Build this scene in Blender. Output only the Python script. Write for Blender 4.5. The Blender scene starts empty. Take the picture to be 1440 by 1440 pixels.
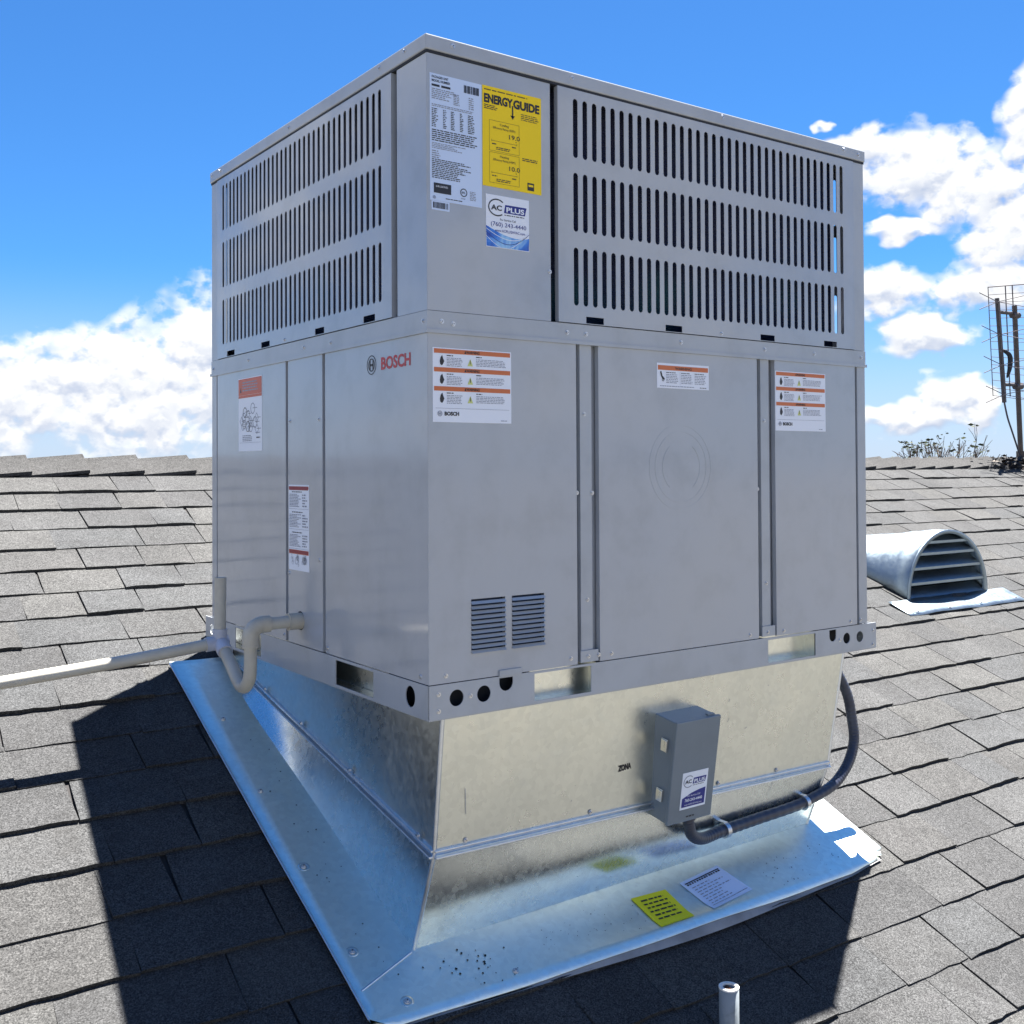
import bpy, bmesh, math, random
from mathutils import Vector, Matrix
random.seed(7)
R = math.radians
scene = bpy.context.scene
COL = scene.collection

# ------------------------------------------------------------------ camera
cam_d = bpy.data.cameras.new("camera"); cam = bpy.data.objects.new("camera", cam_d); COL.objects.link(cam)
scene.camera = cam
cam_d.sensor_width = 36.0
cam_d.lens = 1494.999 / 1440 * 36.0
cam_d.shift_y = -85.716 / 1440
cam_d.clip_start = 0.05; cam_d.clip_end = 5000
CR = [[0.814405, -0.580274, -0.005206], [0.004642, 0.015486, -0.999869], [0.580278, 0.814274, 0.015305]]
CP = Vector((-1.00423, -1.6744, 0.40021))
m = Matrix.Identity(4)
for i in range(3):
    m[i][0] = CR[0][i]; m[i][1] = -CR[1][i]; m[i][2] = -CR[2][i]; m[i][3] = CP[i]
cam.matrix_world = m

# ------------------------------------------------------------------ sun, sky, exposure
SUN = Vector((-0.284, -0.165, -0.9446)).normalized()
sd = bpy.data.lights.new("sun", 'SUN'); sd.energy = 5.0; sd.angle = R(0.5); sd.color = (1.0, 0.965, 0.915)
so = bpy.data.objects.new("sun", sd); COL.objects.link(so)
so.rotation_mode = 'QUATERNION'; so.rotation_quaternion = SUN.to_track_quat('-Z', 'Y'); so.location = (3, 2, 12)
scene.view_settings.view_transform = 'Standard'; scene.view_settings.look = 'None'
scene.view_settings.gamma = 1.0; scene.view_settings.use_curve_mapping = False
scene.view_settings.exposure = 2.6
SKY_STRENGTH = 0.05

class NT:
    """small helper around a node tree"""
    def __init__(s, nt): s.nt = nt; s.n = nt.nodes; s.l = nt.links
    def new(s, t, **k):
        n = s.n.new(t)
        for a, b in k.items(): setattr(n, a, b)
        return n
    def put(s, sock, v):
        if isinstance(v, bpy.types.NodeSocket): s.l.new(v, sock)
        elif v is not None: sock.default_value = v
    def math(s, op, a, b=None, c=None, clamp=False):
        n = s.new('ShaderNodeMath', operation=op, use_clamp=clamp)
        s.put(n.inputs[0], a)
        if b is not None: s.put(n.inputs[1], b)
        if c is not None: s.put(n.inputs[2], c)
        return n.outputs[0]
    def vmath(s, op, a, b=None):
        n = s.new('ShaderNodeVectorMath', operation=op); s.put(n.inputs[0], a)
        if b is not None: s.put(n.inputs[1], b)
        return n.outputs[0]
    def mix(s, f, a, b, blend='MIX'):
        n = s.new('ShaderNodeMix', data_type='RGBA', blend_type=blend)
        s.put(n.inputs[0], f); s.put(n.inputs[6], a); s.put(n.inputs[7], b)
        return n.outputs[2]
    def noise(s, vec, scale, detail=4, rough=0.5, dist=0.0, dim='3D'):
        n = s.new('ShaderNodeTexNoise', noise_dimensions=dim); s.put(n.inputs['Vector'], vec)
        n.inputs['Scale'].default_value = scale; n.inputs['Detail'].default_value = detail
        n.inputs['Roughness'].default_value = rough; n.inputs['Distortion'].default_value = dist
        return n.outputs[0]
    def ramp(s, f, stops):
        n = s.new('ShaderNodeValToRGB'); s.put(n.inputs[0], f)
        e = n.color_ramp.elements
        while len(e) < len(stops): e.new(0.5)
        for q, (p, c) in zip(e, stops):
            q.position = p; q.color = c if len(c) == 4 else (*c, 1)
        return n.outputs[0]
    def smooth(s, v, a, b):
        n = s.new('ShaderNodeMapRange', interpolation_type='SMOOTHSTEP'); s.put(n.inputs[0], v)
        n.inputs[1].default_value = a; n.inputs[2].default_value = b
        return n.outputs[0]

CLOUDS = [  # azimuth, elevation, half width, half height in degrees
 (8.8, 3.2, 3.1, 2.6), (11.2, 4.0, 2.6, 2.5), (13.9, 4.0, 2.7, 2.9), (16.8, 4.2, 2.8, 3.7), (19.6, 5.1, 2.6, 4.4), (22.9, 4.4, 3.3, 4.3),
 (26.5, 5.5, 4.0, 5.0), (33, 3.5, 5, 3.5), (41, 4.5, 4.5, 3.2), (4, 2.5, 4, 2.4), (-3, 4, 5, 3.5), (-11, 3, 5, 3),
 (52.2, 17.1, .5, .35), (53.9, 16.0, 1.6, .8), (56.5, 14.7, 3.0, 2.0), (59.3, 13.4, 3.1, 1.9), (61.7, 15.8, 1.4, 2.6),
 (61.6, 11.2, 3.4, 2.0), (55.6, 11.8, 1.9, .6), (54.9, 8.7, 2.1, 1.3), (59.7, 8.8, 2.6, 1.3), (56.7, 6.6, 2.2, 1.0),
 (57.7, 3.6, 1.4, 1.1), (56.4, 2.5, 3.3, .7), (59.2, 2.8, 1.0, 1.1), (66, 12, 4, 5), (72, 8, 5, 4)]

grp = bpy.data.node_groups.new("cloud_density", 'ShaderNodeTree')
grp.interface.new_socket("Dir", in_out='INPUT', socket_type='NodeSocketVector')
grp.interface.new_socket("Lift", in_out='INPUT', socket_type='NodeSocketFloat')
grp.interface.new_socket("Density", in_out='OUTPUT', socket_type='NodeSocketFloat')
g = NT(grp)
gi = g.new('NodeGroupInput'); go = g.new('NodeGroupOutput')
sx = g.new('ShaderNodeSeparateXYZ'); g.l.new(gi.outputs[0], sx.inputs[0])
az = g.math('DEGREES', g.math('ARCTAN2', sx.outputs[0], sx.outputs[1]))
el = g.math('ADD', g.math('DEGREES', g.math('ARCSINE', sx.outputs[2])), gi.outputs[1])
cb = g.new('ShaderNodeCombineXYZ'); g.put(cb.inputs[0], az); g.put(cb.inputs[1], g.math('MULTIPLY', el, 1.35))
# warp the look-up a little so ellipse edges break into lobes
wn = g.new('ShaderNodeTexNoise', noise_dimensions='2D'); g.put(wn.inputs['Vector'], cb.outputs[0]); wn.inputs['Scale'].default_value = 0.55
wn.inputs['Detail'].default_value = 2
wc = g.vmath('SUBTRACT', wn.outputs['Color'], (0.5, 0.5, 0.5))
ws = g.new('ShaderNodeSeparateXYZ'); g.put(ws.inputs[0], wc)
azw = g.math('MULTIPLY_ADD', ws.outputs[0], 2.2, az)
elw = g.math('MULTIPLY_ADD', ws.outputs[1], 1.6, el)
cur = None
for (a, e, ra, re) in CLOUDS:
    u = g.math('MULTIPLY_ADD', azw, 1 / ra, -a / ra); v = g.math('MULTIPLY_ADD', elw, 1 / re, -e / re)
    q = g.math('MULTIPLY_ADD', u, u, g.math('MULTIPLY', v, v))
    val = g.math('SUBTRACT', 1.0, q)
    cur = val if cur is None else g.math('SMOOTH_MAX', cur, val, 0.25)
cur = g.math('MAXIMUM', cur, -1.6)
# the same kind of broken cumulus everywhere else round the horizon
side = g.smooth(g.math('ABSOLUTE', g.math('SUBTRACT', az, 32.0)), 42, 60)
gen = g.noise(cb.outputs[0], 0.09, 1, 0.5, 0, '2D')
band = g.math('MULTIPLY', g.smooth(el, -2, 3), g.math('SUBTRACT', 1.0, g.smooth(el, 16, 34)))
genv = g.math('MULTIPLY_ADD', g.math('MULTIPLY', band, side), g.math('MULTIPLY_ADD', gen, 7.0, -1.6), -1.6)
cur = g.math('MAXIMUM', cur, genv)
f1 = g.noise(cb.outputs[0], 0.50, 6, 0.48, 0.0, '2D')
bl = g.math('ABSOLUTE', g.math('SUBTRACT', g.noise(cb.outputs[0], 1.0, 3, 0.5, 0.0, '2D'), 0.5))
puff = g.math('MULTIPLY_ADD', bl, -5.0, 0.5)
d = g.math('MULTIPLY_ADD', g.math('SUBTRACT', f1, 0.5), 1.7, g.math('ADD', cur, 0.12))
d = g.math('MULTIPLY_ADD', puff, 0.22, d)
g.l.new(d, go.inputs[0])

world = bpy.data.worlds.new("World"); scene.world = world; world.use_nodes = True
w = NT(world.node_tree); w.n.clear()
sky = w.new('ShaderNodeTexSky', sky_type='NISHITA'); sky.sun_disc = False
sky.sun_elevation = math.asin(-SUN.z); sky.sun_rotation = math.atan2(-SUN.x, -SUN.y)
sky.altitude = 900; sky.air_density = 1.0; sky.dust_density = 0.6; sky.ozone_density = 2.0
tc = w.new('ShaderNodeTexCoord'); dirv = tc.outputs['Generated']
sep = w.new('ShaderNodeSeparateXYZ'); w.l.new(dirv, sep.inputs[0])
elev = w.math('DEGREES', w.math('ARCSINE', sep.outputs[2]))
skyc = w.mix(1.0, sky.outputs[0], (0.161, 0.368, 0.583, 1), 'MULTIPLY')
def cdens(l):
    n = w.new('ShaderNodeGroup'); n.node_tree = grp; w.l.new(dirv, n.inputs[0]); n.inputs[1].default_value = l
    return n.outputs[0]
d0 = cdens(0.0); d1 = cdens(0.55)
alpha = w.smooth(d0, -0.30, 0.75)
lit = w.math('MULTIPLY_ADD', w.math('SUBTRACT', d0, d1), 0.85, 0.74, clamp=True)
deep = w.smooth(d0, 0.3, 2.2)
lit = w.math('MULTIPLY_ADD', deep, -0.12, lit, clamp=True)
S = 1.0 / SKY_STRENGTH
ccol = w.ramp(lit, [(0.0, (.46, .53, .68)), (0.35, (.60, .65, .76)), (0.65, (.80, .82, .86)), (1.0, (1.0, 1.0, .99))])
ccol = w.vmath('SCALE', ccol); ccol.node.inputs['Scale'].default_value = S * 0.195
# thin pale haze towards the horizon
hz = w.math('MULTIPLY', w.math('SUBTRACT', 1.0, w.smooth(elev, -1.0, 11.0)), 0.80)
skyh = w.mix(hz, skyc, (0.120 * S, 0.130 * S, 0.160 * S, 1))
allc = w.mix(alpha, skyh, ccol)
bg = w.new('ShaderNodeBackground'); w.l.new(allc, bg.inputs[0]); bg.inputs[1].default_value = SKY_STRENGTH
out = w.new('ShaderNodeOutputWorld'); w.l.new(bg.outputs[0], out.inputs[0])

# ------------------------------------------------------------------ materials
MATS = {}
def mat(name, base=(.5, .5, .5), rough=.5, metal=0.0, coat=0.0, coat_rough=.1, spec=None):
    mt = bpy.data.materials.new(name); mt.use_nodes = True
    t = NT(mt.node_tree); b = t.n['Principled BSDF']
    b.inputs['Base Color'].default_value = (*base, 1); b.inputs['Roughness'].default_value = rough
    b.inputs['Metallic'].default_value = metal; b.inputs['Coat Weight'].default_value = coat
    b.inputs['Coat Roughness'].default_value = coat_rough
    if spec is not None: b.inputs['Specular IOR Level'].default_value = spec
    MATS[name] = mt
    return mt, t, b
def gpos(t): return t.new('ShaderNodeNewGeometry').outputs['Position']
def bump(t, b, h, strength, dist=0.01, also_coat=False):
    n = t.new('ShaderNodeBump'); n.inputs['Strength'].default_value = strength; n.inputs['Distance'].default_value = dist
    t.put(n.inputs['Height'], h); t.l.new(n.outputs[0], b.inputs['Normal'])
    if also_coat: t.l.new(n.outputs[0], b.inputs['Coat Normal'])

def paint(name, base, rough=.36, coat=1.0, cr=.075, wav=.35):
    mt, t, b = mat(name, base, rough, 0, coat, cr)
    p = gpos(t)
    n1 = t.noise(p, 2.3, 3, .5); n2 = t.noise(p, 220, 2, .5); n3 = t.noise(p, 9, 6, .6)
    c = t.mix(t.smooth(n3, .42, .75), (*base, 1), tuple(x * .86 for x in base) + (1,))
    c = t.mix(t.math('MULTIPLY', t.smooth(n1, .4, .8), .35), c, tuple(min(1, x * f) for x, f in zip(base, (1.15, 1.08, .98))) + (1,))
    vs_ = t.vmath('MULTIPLY', p, (9.0, 9.0, .8)); stk = t.noise(vs_, 2.2, 5, .65)
    c = t.mix(t.math('MULTIPLY', t.smooth(stk, .56, .80), .15), c, tuple(x * 1.22 for x in base) + (1,))
    sc_ = t.noise(p, 42, 5, .7); c = t.mix(t.math('MULTIPLY', t.smooth(sc_, .66, .74), .25), c, tuple(x * .6 for x in base) + (1,))
    t.l.new(c, b.inputs['Base Color'])
    t.put(b.inputs['Roughness'], t.math('MULTIPLY_ADD', n3, .12, rough - .06))
    t.put(b.inputs['Coat Roughness'], t.math('MULTIPLY_ADD', t.smooth(stk, .4, .75), .10, cr))
    h = t.math('ADD', t.math('MULTIPLY', t.noise(p, 1.7, 2, .4), 1.0), t.math('MULTIPLY', n2, .012))
    bump(t, b, h, wav, .012, True)
    return mt
PAINT = paint('gray_paint', (.405, .428, .460))
PAINT_TRIM = paint('gray_paint_trim', (.42, .445, .472), .4, .5, .1, .25)
BOXPAINT = paint('box_gray_paint', (.165, .205, .24), .38, .4, .12, .3)
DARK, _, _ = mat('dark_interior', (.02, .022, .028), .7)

def galv(name, rough, tint=(.75, .765, .70), wav=.6):
    mt, t, b = mat(name, tint, rough, 1.0)
    p = gpos(t)
    vo = t.new('ShaderNodeTexVoronoi', feature='F1'); t.put(vo.inputs['Vector'], p); vo.inputs['Scale'].default_value = 95
    sp = t.new('ShaderNodeSeparateColor'); t.l.new(vo.outputs['Color'], sp.inputs[0])
    n1 = t.noise(p, 3.2, 5, .6, .4); n2 = t.noise(p, 26, 6, .65)
    c = t.mix(sp.outputs[0], tuple(x * .95 for x in tint) + (1,), tuple(min(1, x * 1.04) for x in tint) + (1,))
    c = t.mix(t.math('MULTIPLY', t.smooth(n1, .4, .85), .20), c, (tint[0] * .72, tint[1] * .78, tint[2] * .80, 1))
    c = t.mix(t.math('MULTIPLY', t.smooth(n2, .5, .85), .15), c, (.40, .42, .43, 1))
    t.l.new(c, b.inputs['Base Color'])
    r = t.math('MULTIPLY_ADD', sp.outputs[1], .07, rough)
    r = t.math('MULTIPLY_ADD', n1, .16, t.math('SUBTRACT', r, .06))
    r = t.math('MULTIPLY_ADD', t.smooth(n2, .4, .8), .05, r)
    t.put(b.inputs['Roughness'], r)
    h = t.math('MULTIPLY_ADD', t.noise(p, 2.1, 2, .4), 1.0, t.math('MULTIPLY', t.noise(p, 34, 2, .5), .006))
    bump(t, b, h, wav, .02)
    return mt
GALV = galv('galvanized_steel', .25)
GALV_FLASH = galv('flashing_galvanized', .37, (.86, .92, .84), .7)
GALV_SKIRT = galv('skirt_galvanized', .19, (.78, .82, .79), .5)
GALV_ROUGH = galv('weathered_galvanized', .36, (.27, .325, .36), .4)
GALV_EDGE = galv('galvanized_trim', .26, (.66, .70, .75), .2)
ZINC, _, _ = mat('zinc_screw', (.62, .63, .65), .35, 1.0)
BRASS, _, _ = mat('latch_steel', (.80, .78, .72), .22, 1.0)

# asphalt shingles: five slightly different blends
def shingle_mat(name, k, warm):
    mt, t, b = mat(name, (.3, .3, .3), .93, 0, 0, .1, .25)
    p = gpos(t)
    gran = t.noise(p, 330, 2, .75)
    vo = t.new('ShaderNodeTexVoronoi', feature='F1'); t.put(vo.inputs['Vector'], p); vo.inputs['Scale'].default_value = 420
    sp = t.new('ShaderNodeSeparateColor'); t.l.new(vo.outputs['Color'], sp.inputs[0])
    mid = t.noise(p, 60, 4, .7); big = t.noise(p, 4.5, 5, .6)
    v = t.math('MULTIPLY_ADD', t.math('SUBTRACT', gran, .5), 1.9, .5)
    v = t.math('MULTIPLY_ADD', t.math('SUBTRACT', sp.outputs[0], .5), .55, v)
    v = t.math('MULTIPLY_ADD', t.math('SUBTRACT', mid, .5), .45, v)
    v = t.math('MULTIPLY_ADD', t.math('SUBTRACT', big, .5), .5, v)
    c = t.ramp(v, [(0.0, (.075 * k, .072 * k, .07 * k)), (.32, (.20 * k, .195 * k, .187 * k)), (.55, (.335 * k, .325 * k, .308 * k)), (.8, (.48 * k, .465 * k, .44 * k)), (1, (.66 * k, .64 * k, .61 * k))])
    c = t.mix(1.0, c, tuple(x * .158 * f for x, f in zip(warm, (.965, 1.0, 1.055))) + (1,), 'MULTIPLY')
    wl = t.smooth(t.noise(p, 17, 4, .6), .50, .72)
    c = t.mix(t.math('MULTIPLY', wl, .30), c, (.030, .029, .028, 1))
    st = t.smooth(t.noise(p, 1.6, 6, .62), .52, .78)
    c = t.mix(t.math('MULTIPLY', st, .35), c, (.036, .035, .033, 1))
    t.l.new(c, b.inputs['Base Color'])
    bump(t, b, t.math('ADD', gran, t.math('MULTIPLY', sp.outputs[1], .6)), .55, .0016)
    return mt
SHM = [shingle_mat('shingle_granules_%s' % n, k, c) for n, k, c in
       (('pale', 1.06, (1.01, 1, .97)), ('stone', 1.0, (1, 1, 1)), ('ash', .95, (.98, 1, 1.02)), ('warm', .97, (1.01, .995, .975)), ('slate', .86, (1, 1, 1.01)))]
FELT, _, _ = mat('asphalt_felt', (.022, .02, .02), .95)
RIDGEM = shingle_mat('ridge_granules', .84, (1.0, .98, .96))

def plain_noise(name, a, b2, scale, rough=.6, bs=.3):
    mt, t, b = mat(name, a, rough, spec=.1 if name in ('leaf', 'dry_leaf', 'bark') else None); p = gpos(t); n = t.noise(p, scale, 6, .6)
    t.l.new(t.mix(t.smooth(n, .35, .7), (*a, 1), (*b2, 1)), b.inputs['Base Color']); bump(t, b, n, bs, .003)
    return mt
DULL = plain_noise('dull_sheet', (.30, .30, .30), (.20, .20, .20), 12, .75, .2)
GAP_SHADE, _, _ = mat('louver_gap_shade', (.05, .065, .11), .6)  # dark blue paints in the shade seen between the louver fins
PVC = plain_noise('pvc_plastic', (.55, .52, .44), (.47, .44, .37), 14, .42, .1)
PVC_FIT = plain_noise('pvc_fitting', (.54, .50, .41), (.45, .41, .33), 20, .45, .15)
PRIMER = plain_noise('pvc_cement', (.54, .56, .64), (.47, .48, .53), 30, .4, .2)
CONDUIT = plain_noise('conduit_plastic', (.030, .034, .055), (.045, .052, .075), 30, .33, .05)
STEELPIPE = plain_noise('stub_pipe_zinc', (.24, .27, .29), (.10, .12, .13), 22, .45, .2)
RIMM, _, _ = mat('rim_white', (.8, .78, .74), .5)
RUST = plain_noise('rust', (.16, .06, .03), (.05, .03, .02), 90, .9, .5)
MASTM = plain_noise('mast_steel', (.06, .052, .045), (.11, .08, .06), 18, .6, .2)
PLASTIC_D = plain_noise('antenna_plastic', (.05, .045, .048), (.085, .072, .075), 12, .6, .2)
WIREM, _, _ = mat('antenna_wire', (.15, .135, .14), .9, .0, spec=.1)
BARK = plain_noise('bark', (.13, .11, .095), (.09, .075, .06), 30, .9, .4)
LEAF = plain_noise('leaf', (.028, .036, .015), (.06, .07, .03), 8, .6, .2)
DRY = plain_noise('dry_leaf', (.018, .014, .012), (.05, .04, .03), 25, .8, .3)
STUCCO = plain_noise('stucco', (.20, .17, .14), (.16, .14, .12), 40, .9, .4)
GROUNDM = plain_noise('desert_ground', (.085, .078, .066), (.055, .052, .044), .35, .95, .3)
DIRT, _, _ = mat('dirt', (.03, .035, .035), .8, spec=.1)
WHITE, _, _ = mat('label_white', (.84, .87, .93), .5)
LAVW, _, _ = mat('label_silver', (.62, .73, .92), .4)
YELLOW, _, _ = mat('label_yellow', (.98, .68, .0), .6)
YELLOW2, _, _ = mat('sticker_lime', (.80, .74, .01), .5)
ORANGE, _, _ = mat('print_orange', (.62, .16, .05), .4)
REDO, _, _ = mat('print_red_orange', (.58, .11, .05), .4)
RED, _, _ = mat('print_red', (.50, .03, .035), .4)
DRED, _, _ = mat('print_dark_red', (.26, .015, .03), .4)
INK, _, _ = mat('print_black', (.015, .015, .02), .4)
INKG, _, _ = mat('print_gray', (.26, .28, .34), .4)
NAVY, _, _ = mat('print_navy', (.012, .02, .22), .4)
SIGNY, _, _ = mat('print_pale_yellow', (.62, .66, .22), .4)
def bluefade(name):
    mt, t, b = mat(name, (.05, .2, .7), .3)
    p = gpos(t); n = t.noise(p, 18, 3, .5, 1.5)
    t.l.new(t.ramp(n, [(.35, (.02, .08, .42)), (.5, (.04, .22, .72)), (.62, (.35, .62, .88)), (.72, (.06, .25, .7))]), b.inputs['Base Color'])
    return mt
BLUE = bluefade('print_blue_wave')
def coilmat():
    mt, t, b = mat('condenser_fins', (.02, .05, .07), .6, .0)
    p = gpos(t)
    n = t.noise(p, 3.5, 3, .5)
    t.l.new(t.ramp(n, [(.35, (.010, .012, .045)), (.58, (.010, .020, .065)), (.70, (.010, .075, .09))]), b.inputs['Base Color'])
    wv = t.new('ShaderNodeTexWave', bands_direction='Z'); t.put(wv.inputs['Vector'], p); wv.inputs['Scale'].default_value = 80
    bump(t, b, wv.outputs['Fac'], .6, .003)
    return mt
COIL = coilmat()

# ------------------------------------------------------------------ object helpers
def tag(o, label=None, cat=None, group=None, kind=None):
    if label: o['label'] = label
    if cat: o['category'] = cat
    if group: o['group'] = group
    if kind: o['kind'] = kind
    return o
def root(name, loc, label, cat, group=None):
    o = bpy.data.objects.new(name, None); COL.objects.link(o); o.location = loc; o.empty_display_size = .1
    return tag(o, label, cat, group)
def origin_of(o):
    v = Vector((0, 0, 0))
    while o is not None:
        v += o.location; o = o.parent
    return v
class MB:
    """collects world-space geometry and links it as one mesh object"""
    def __init__(s): s.v = []; s.f = []; s.mi = []; s.sm = []
    def add(s, vs, fs, M=None, mi=0, smooth=False):
        k = len(s.v)
        s.v += [tuple(M @ Vector(p)) if M is not None else tuple(p) for p in vs]
        s.f += [tuple(i + k for i in f) for f in fs]; s.mi += [mi] * len(fs); s.sm += [smooth] * len(fs)
        return s
    def box(s, x0, x1, y0, y1, z0, z1, M=None, mi=0):
        vs = [(x, y, z) for z in (z0, z1) for y in (y0, y1) for x in (x0, x1)]
        fs = [(0, 2, 3, 1), (4, 5, 7, 6), (0, 1, 5, 4), (2, 6, 7, 3), (0, 4, 6, 2), (1, 3, 7, 5)]
        return s.add(vs, fs, M, mi)
    def tube(s, pts, r, n=12, cap=True, M=None, mi=0, hollow=0):
        pts = [Vector(p) for p in pts]; rr = r if isinstance(r, (list, tuple)) else [r] * len(pts)
        vs = []; up = None
        for i, p in enumerate(pts):
            a = pts[max(0, i - 1)]; b = pts[min(len(pts) - 1, i + 1)]
            t = (b - a).normalized()
            if up is None: up = t.orthogonal().normalized()
            up = (up - t * up.dot(t)).normalized(); sd_ = t.cross(up)
            for k in range(n):
                an = 2 * math.pi * k / n
                vs.append(p + (up * math.cos(an) + sd_ * math.sin(an)) * rr[i])
        fs = []
        for i in range(len(pts) - 1):
            for k in range(n):
                fs.append((i * n + k, i * n + (k + 1) % n, (i + 1) * n + (k + 1) % n, (i + 1) * n + k))
        s.add(vs, fs, M, mi, True)
        if cap:
            s.add(vs[:n], [tuple(reversed(range(n)))], M, mi); s.add(vs[-n:], [tuple(range(n))], M, mi)
        return s
    def disc(s, c, r, h, M=None, n=12, mi=0, r2=None):
        r2 = r if r2 is None else r2
        lo = [(c[0] + r * math.cos(2 * math.pi * k / n), c[1] + r * math.sin(2 * math.pi * k / n), c[2]) for k in range(n)]
        hi = [(c[0] + r2 * math.cos(2 * math.pi * k / n), c[1] + r2 * math.sin(2 * math.pi * k / n), c[2] + h) for k in range(n)]
        fs = [tuple(range(n, 2 * n))] + [(k, (k + 1) % n, n + (k + 1) % n, n + k) for k in range(n)]
        return s.add(lo + hi, fs, M, mi)
    def ring(s, c, ri, ro, h, M=None, n=28, mi=0, z=0, sx=1.0):
        vs = []
        for k in range(n):
            a = 2 * math.pi * k / n; ca, sa = math.cos(a), math.sin(a)
            vs += [(c[0] + ri * ca * sx, c[1] + ri * sa, z), (c[0] + ri * ca * sx, c[1] + ri * sa, z + h), (c[0] + ro * ca * sx, c[1] + ro * sa, z + h), (c[0] + ro * ca * sx, c[1] + ro * sa, z)]
        fs = []
        for k in range(n):
            a = 4 * k; b = 4 * ((k + 1) % n)
            for q in range(3): fs.append((a + q, a + q + 1, b + q + 1, b + q))
        return s.add(vs, fs, M, mi)
    def rect(s, u0, u1, v0, v1, h, M=None, mi=0):
        return s.add([(u0, v0, h), (u1, v0, h), (u1, v1, h), (u0, v1, h)], [(0, 1, 2, 3)], M, mi)
    def poly(s, pts, h, M=None, mi=0):
        return s.add([(p[0], p[1], h) for p in pts], [tuple(range(len(pts)))], M, mi)
    def build(s, name, mats, parent=None, bevel=0, label=None, kind=None, smooth=None):
        o0 = origin_of(parent) if parent is not None else Vector((0, 0, 0))
        me = bpy.data.meshes.new(name); me.from_pydata([tuple(Vector(p) - o0) for p in s.v], [], s.f)
        for mm in (mats if isinstance(mats, (list, tuple)) else [mats]): me.materials.append(mm)
        me.polygons.foreach_set('material_index', s.mi)
        me.polygons.foreach_set('use_smooth', s.sm if smooth is None else [smooth] * len(s.f))
        me.update()
        o = bpy.data.objects.new(name, me); COL.objects.link(o)
        if parent is not None: o.parent = parent
        if bevel:
            b = o.modifiers.new('bevel', 'BEVEL'); b.width = bevel; b.segments = 2; b.limit_method = 'ANGLE'; b.harden_normals = False
        if label: o['label'] = label
        if kind: o['kind'] = kind
        return o
def frame(ox, oy, oz, ex, ey):
    ex = Vector(ex).normalized(); ey = Vector(ey).normalized(); ez = ex.cross(ey)
    M = Matrix.Identity(4)
    for i in range(3): M[i][0] = ex[i]; M[i][1] = ey[i]; M[i][2] = ez[i]; M[i][3] = (ox, oy, oz)[i]
    return M
def face_mesh(mb, outline, holes, thick, M, mi=0):
    """flat plate with real holes, extruded"""
    cu = bpy.data.curves.new('tmp', 'CURVE'); cu.dimensions = '2D'; cu.fill_mode = 'BOTH'; cu.extrude = thick / 2
    for loop in [outline] + holes:
        sp = cu.splines.new('POLY'); sp.points.add(len(loop) - 1); sp.use_cyclic_u = True
        for q, p in zip(sp.points, loop): q.co = (p[0], p[1], 0, 1)
    ob = bpy.data.objects.new('tmp', cu)
    me = bpy.data.meshes.new_from_object(ob)
    mb.add([(v.co.x, v.co.y, v.co.z - thick / 2) for v in me.vertices], [tuple(p.vertices) for p in me.polygons], M, mi)
    bpy.data.objects.remove(ob); bpy.data.curves.remove(cu); bpy.data.meshes.remove(me)
    return mb
def text(mb, s, x, y, size, M, h=.0012, mi=0, align='LEFT', bold=0.0, sx=1.0, rot=0.0, space=1.0, width=None):
    cu = bpy.data.curves.new('tmp', 'FONT'); cu.body = s; cu.size = size; cu.align_x = align; cu.offset = bold * size
    cu.space_character = space; cu.resolution_u = 3
    ob = bpy.data.objects.new('tmp', cu)
    me = bpy.data.meshes.new_from_object(ob)
    if width:
        xs = [v.co.x for v in me.vertices]; sx = width / (max(xs) - min(xs))
    T = Matrix.Translation((x, y, h)) @ Matrix.Rotation(rot, 4, 'Z') @ Matrix.Diagonal((sx, 1, 1, 1))
    mb.add([tuple(T @ v.co) for v in me.vertices], [tuple(p.vertices) for p in me.polygons], M, mi)
    bpy.data.objects.remove(ob); bpy.data.curves.remove(cu); bpy.data.meshes.remove(me)
def micro(mb, u0, u1, v0, v1, rows, M, mi=0, h=.0011, fill=.85, th=.5, rng=random):
    """rows of tiny illegible print"""
    dv = (v1 - v0) / rows
    for r in range(rows):
        v = v1 - (r + .5) * dv; u = u0; end = u0 + (u1 - u0) * (fill + (1 - fill) * rng.random())
        while u < end:
            wl = rng.uniform(.8, 3.2) * dv
            mb.rect(u, min(end, u + wl), v - dv * th / 2, v + dv * th / 2, h, M, mi); u += wl + dv * .45
def arc(c, r, a0, a1, n): return [(c[0] + r * math.cos(a0 + (a1 - a0) * k / n), c[1] + r * math.sin(a0 + (a1 - a0) * k / n)) for k in range(n + 1)]
def rectl(x0, x1, y0, y1): return [(x0, y0), (x1, y0), (x1, y1), (x0, y1)]
def circ(x, y, r, n=20, sx=1.0): return [(x + r * sx * math.cos(2 * math.pi * k / n), y + r * math.sin(2 * math.pi * k / n)) for k in range(n)]

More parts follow.
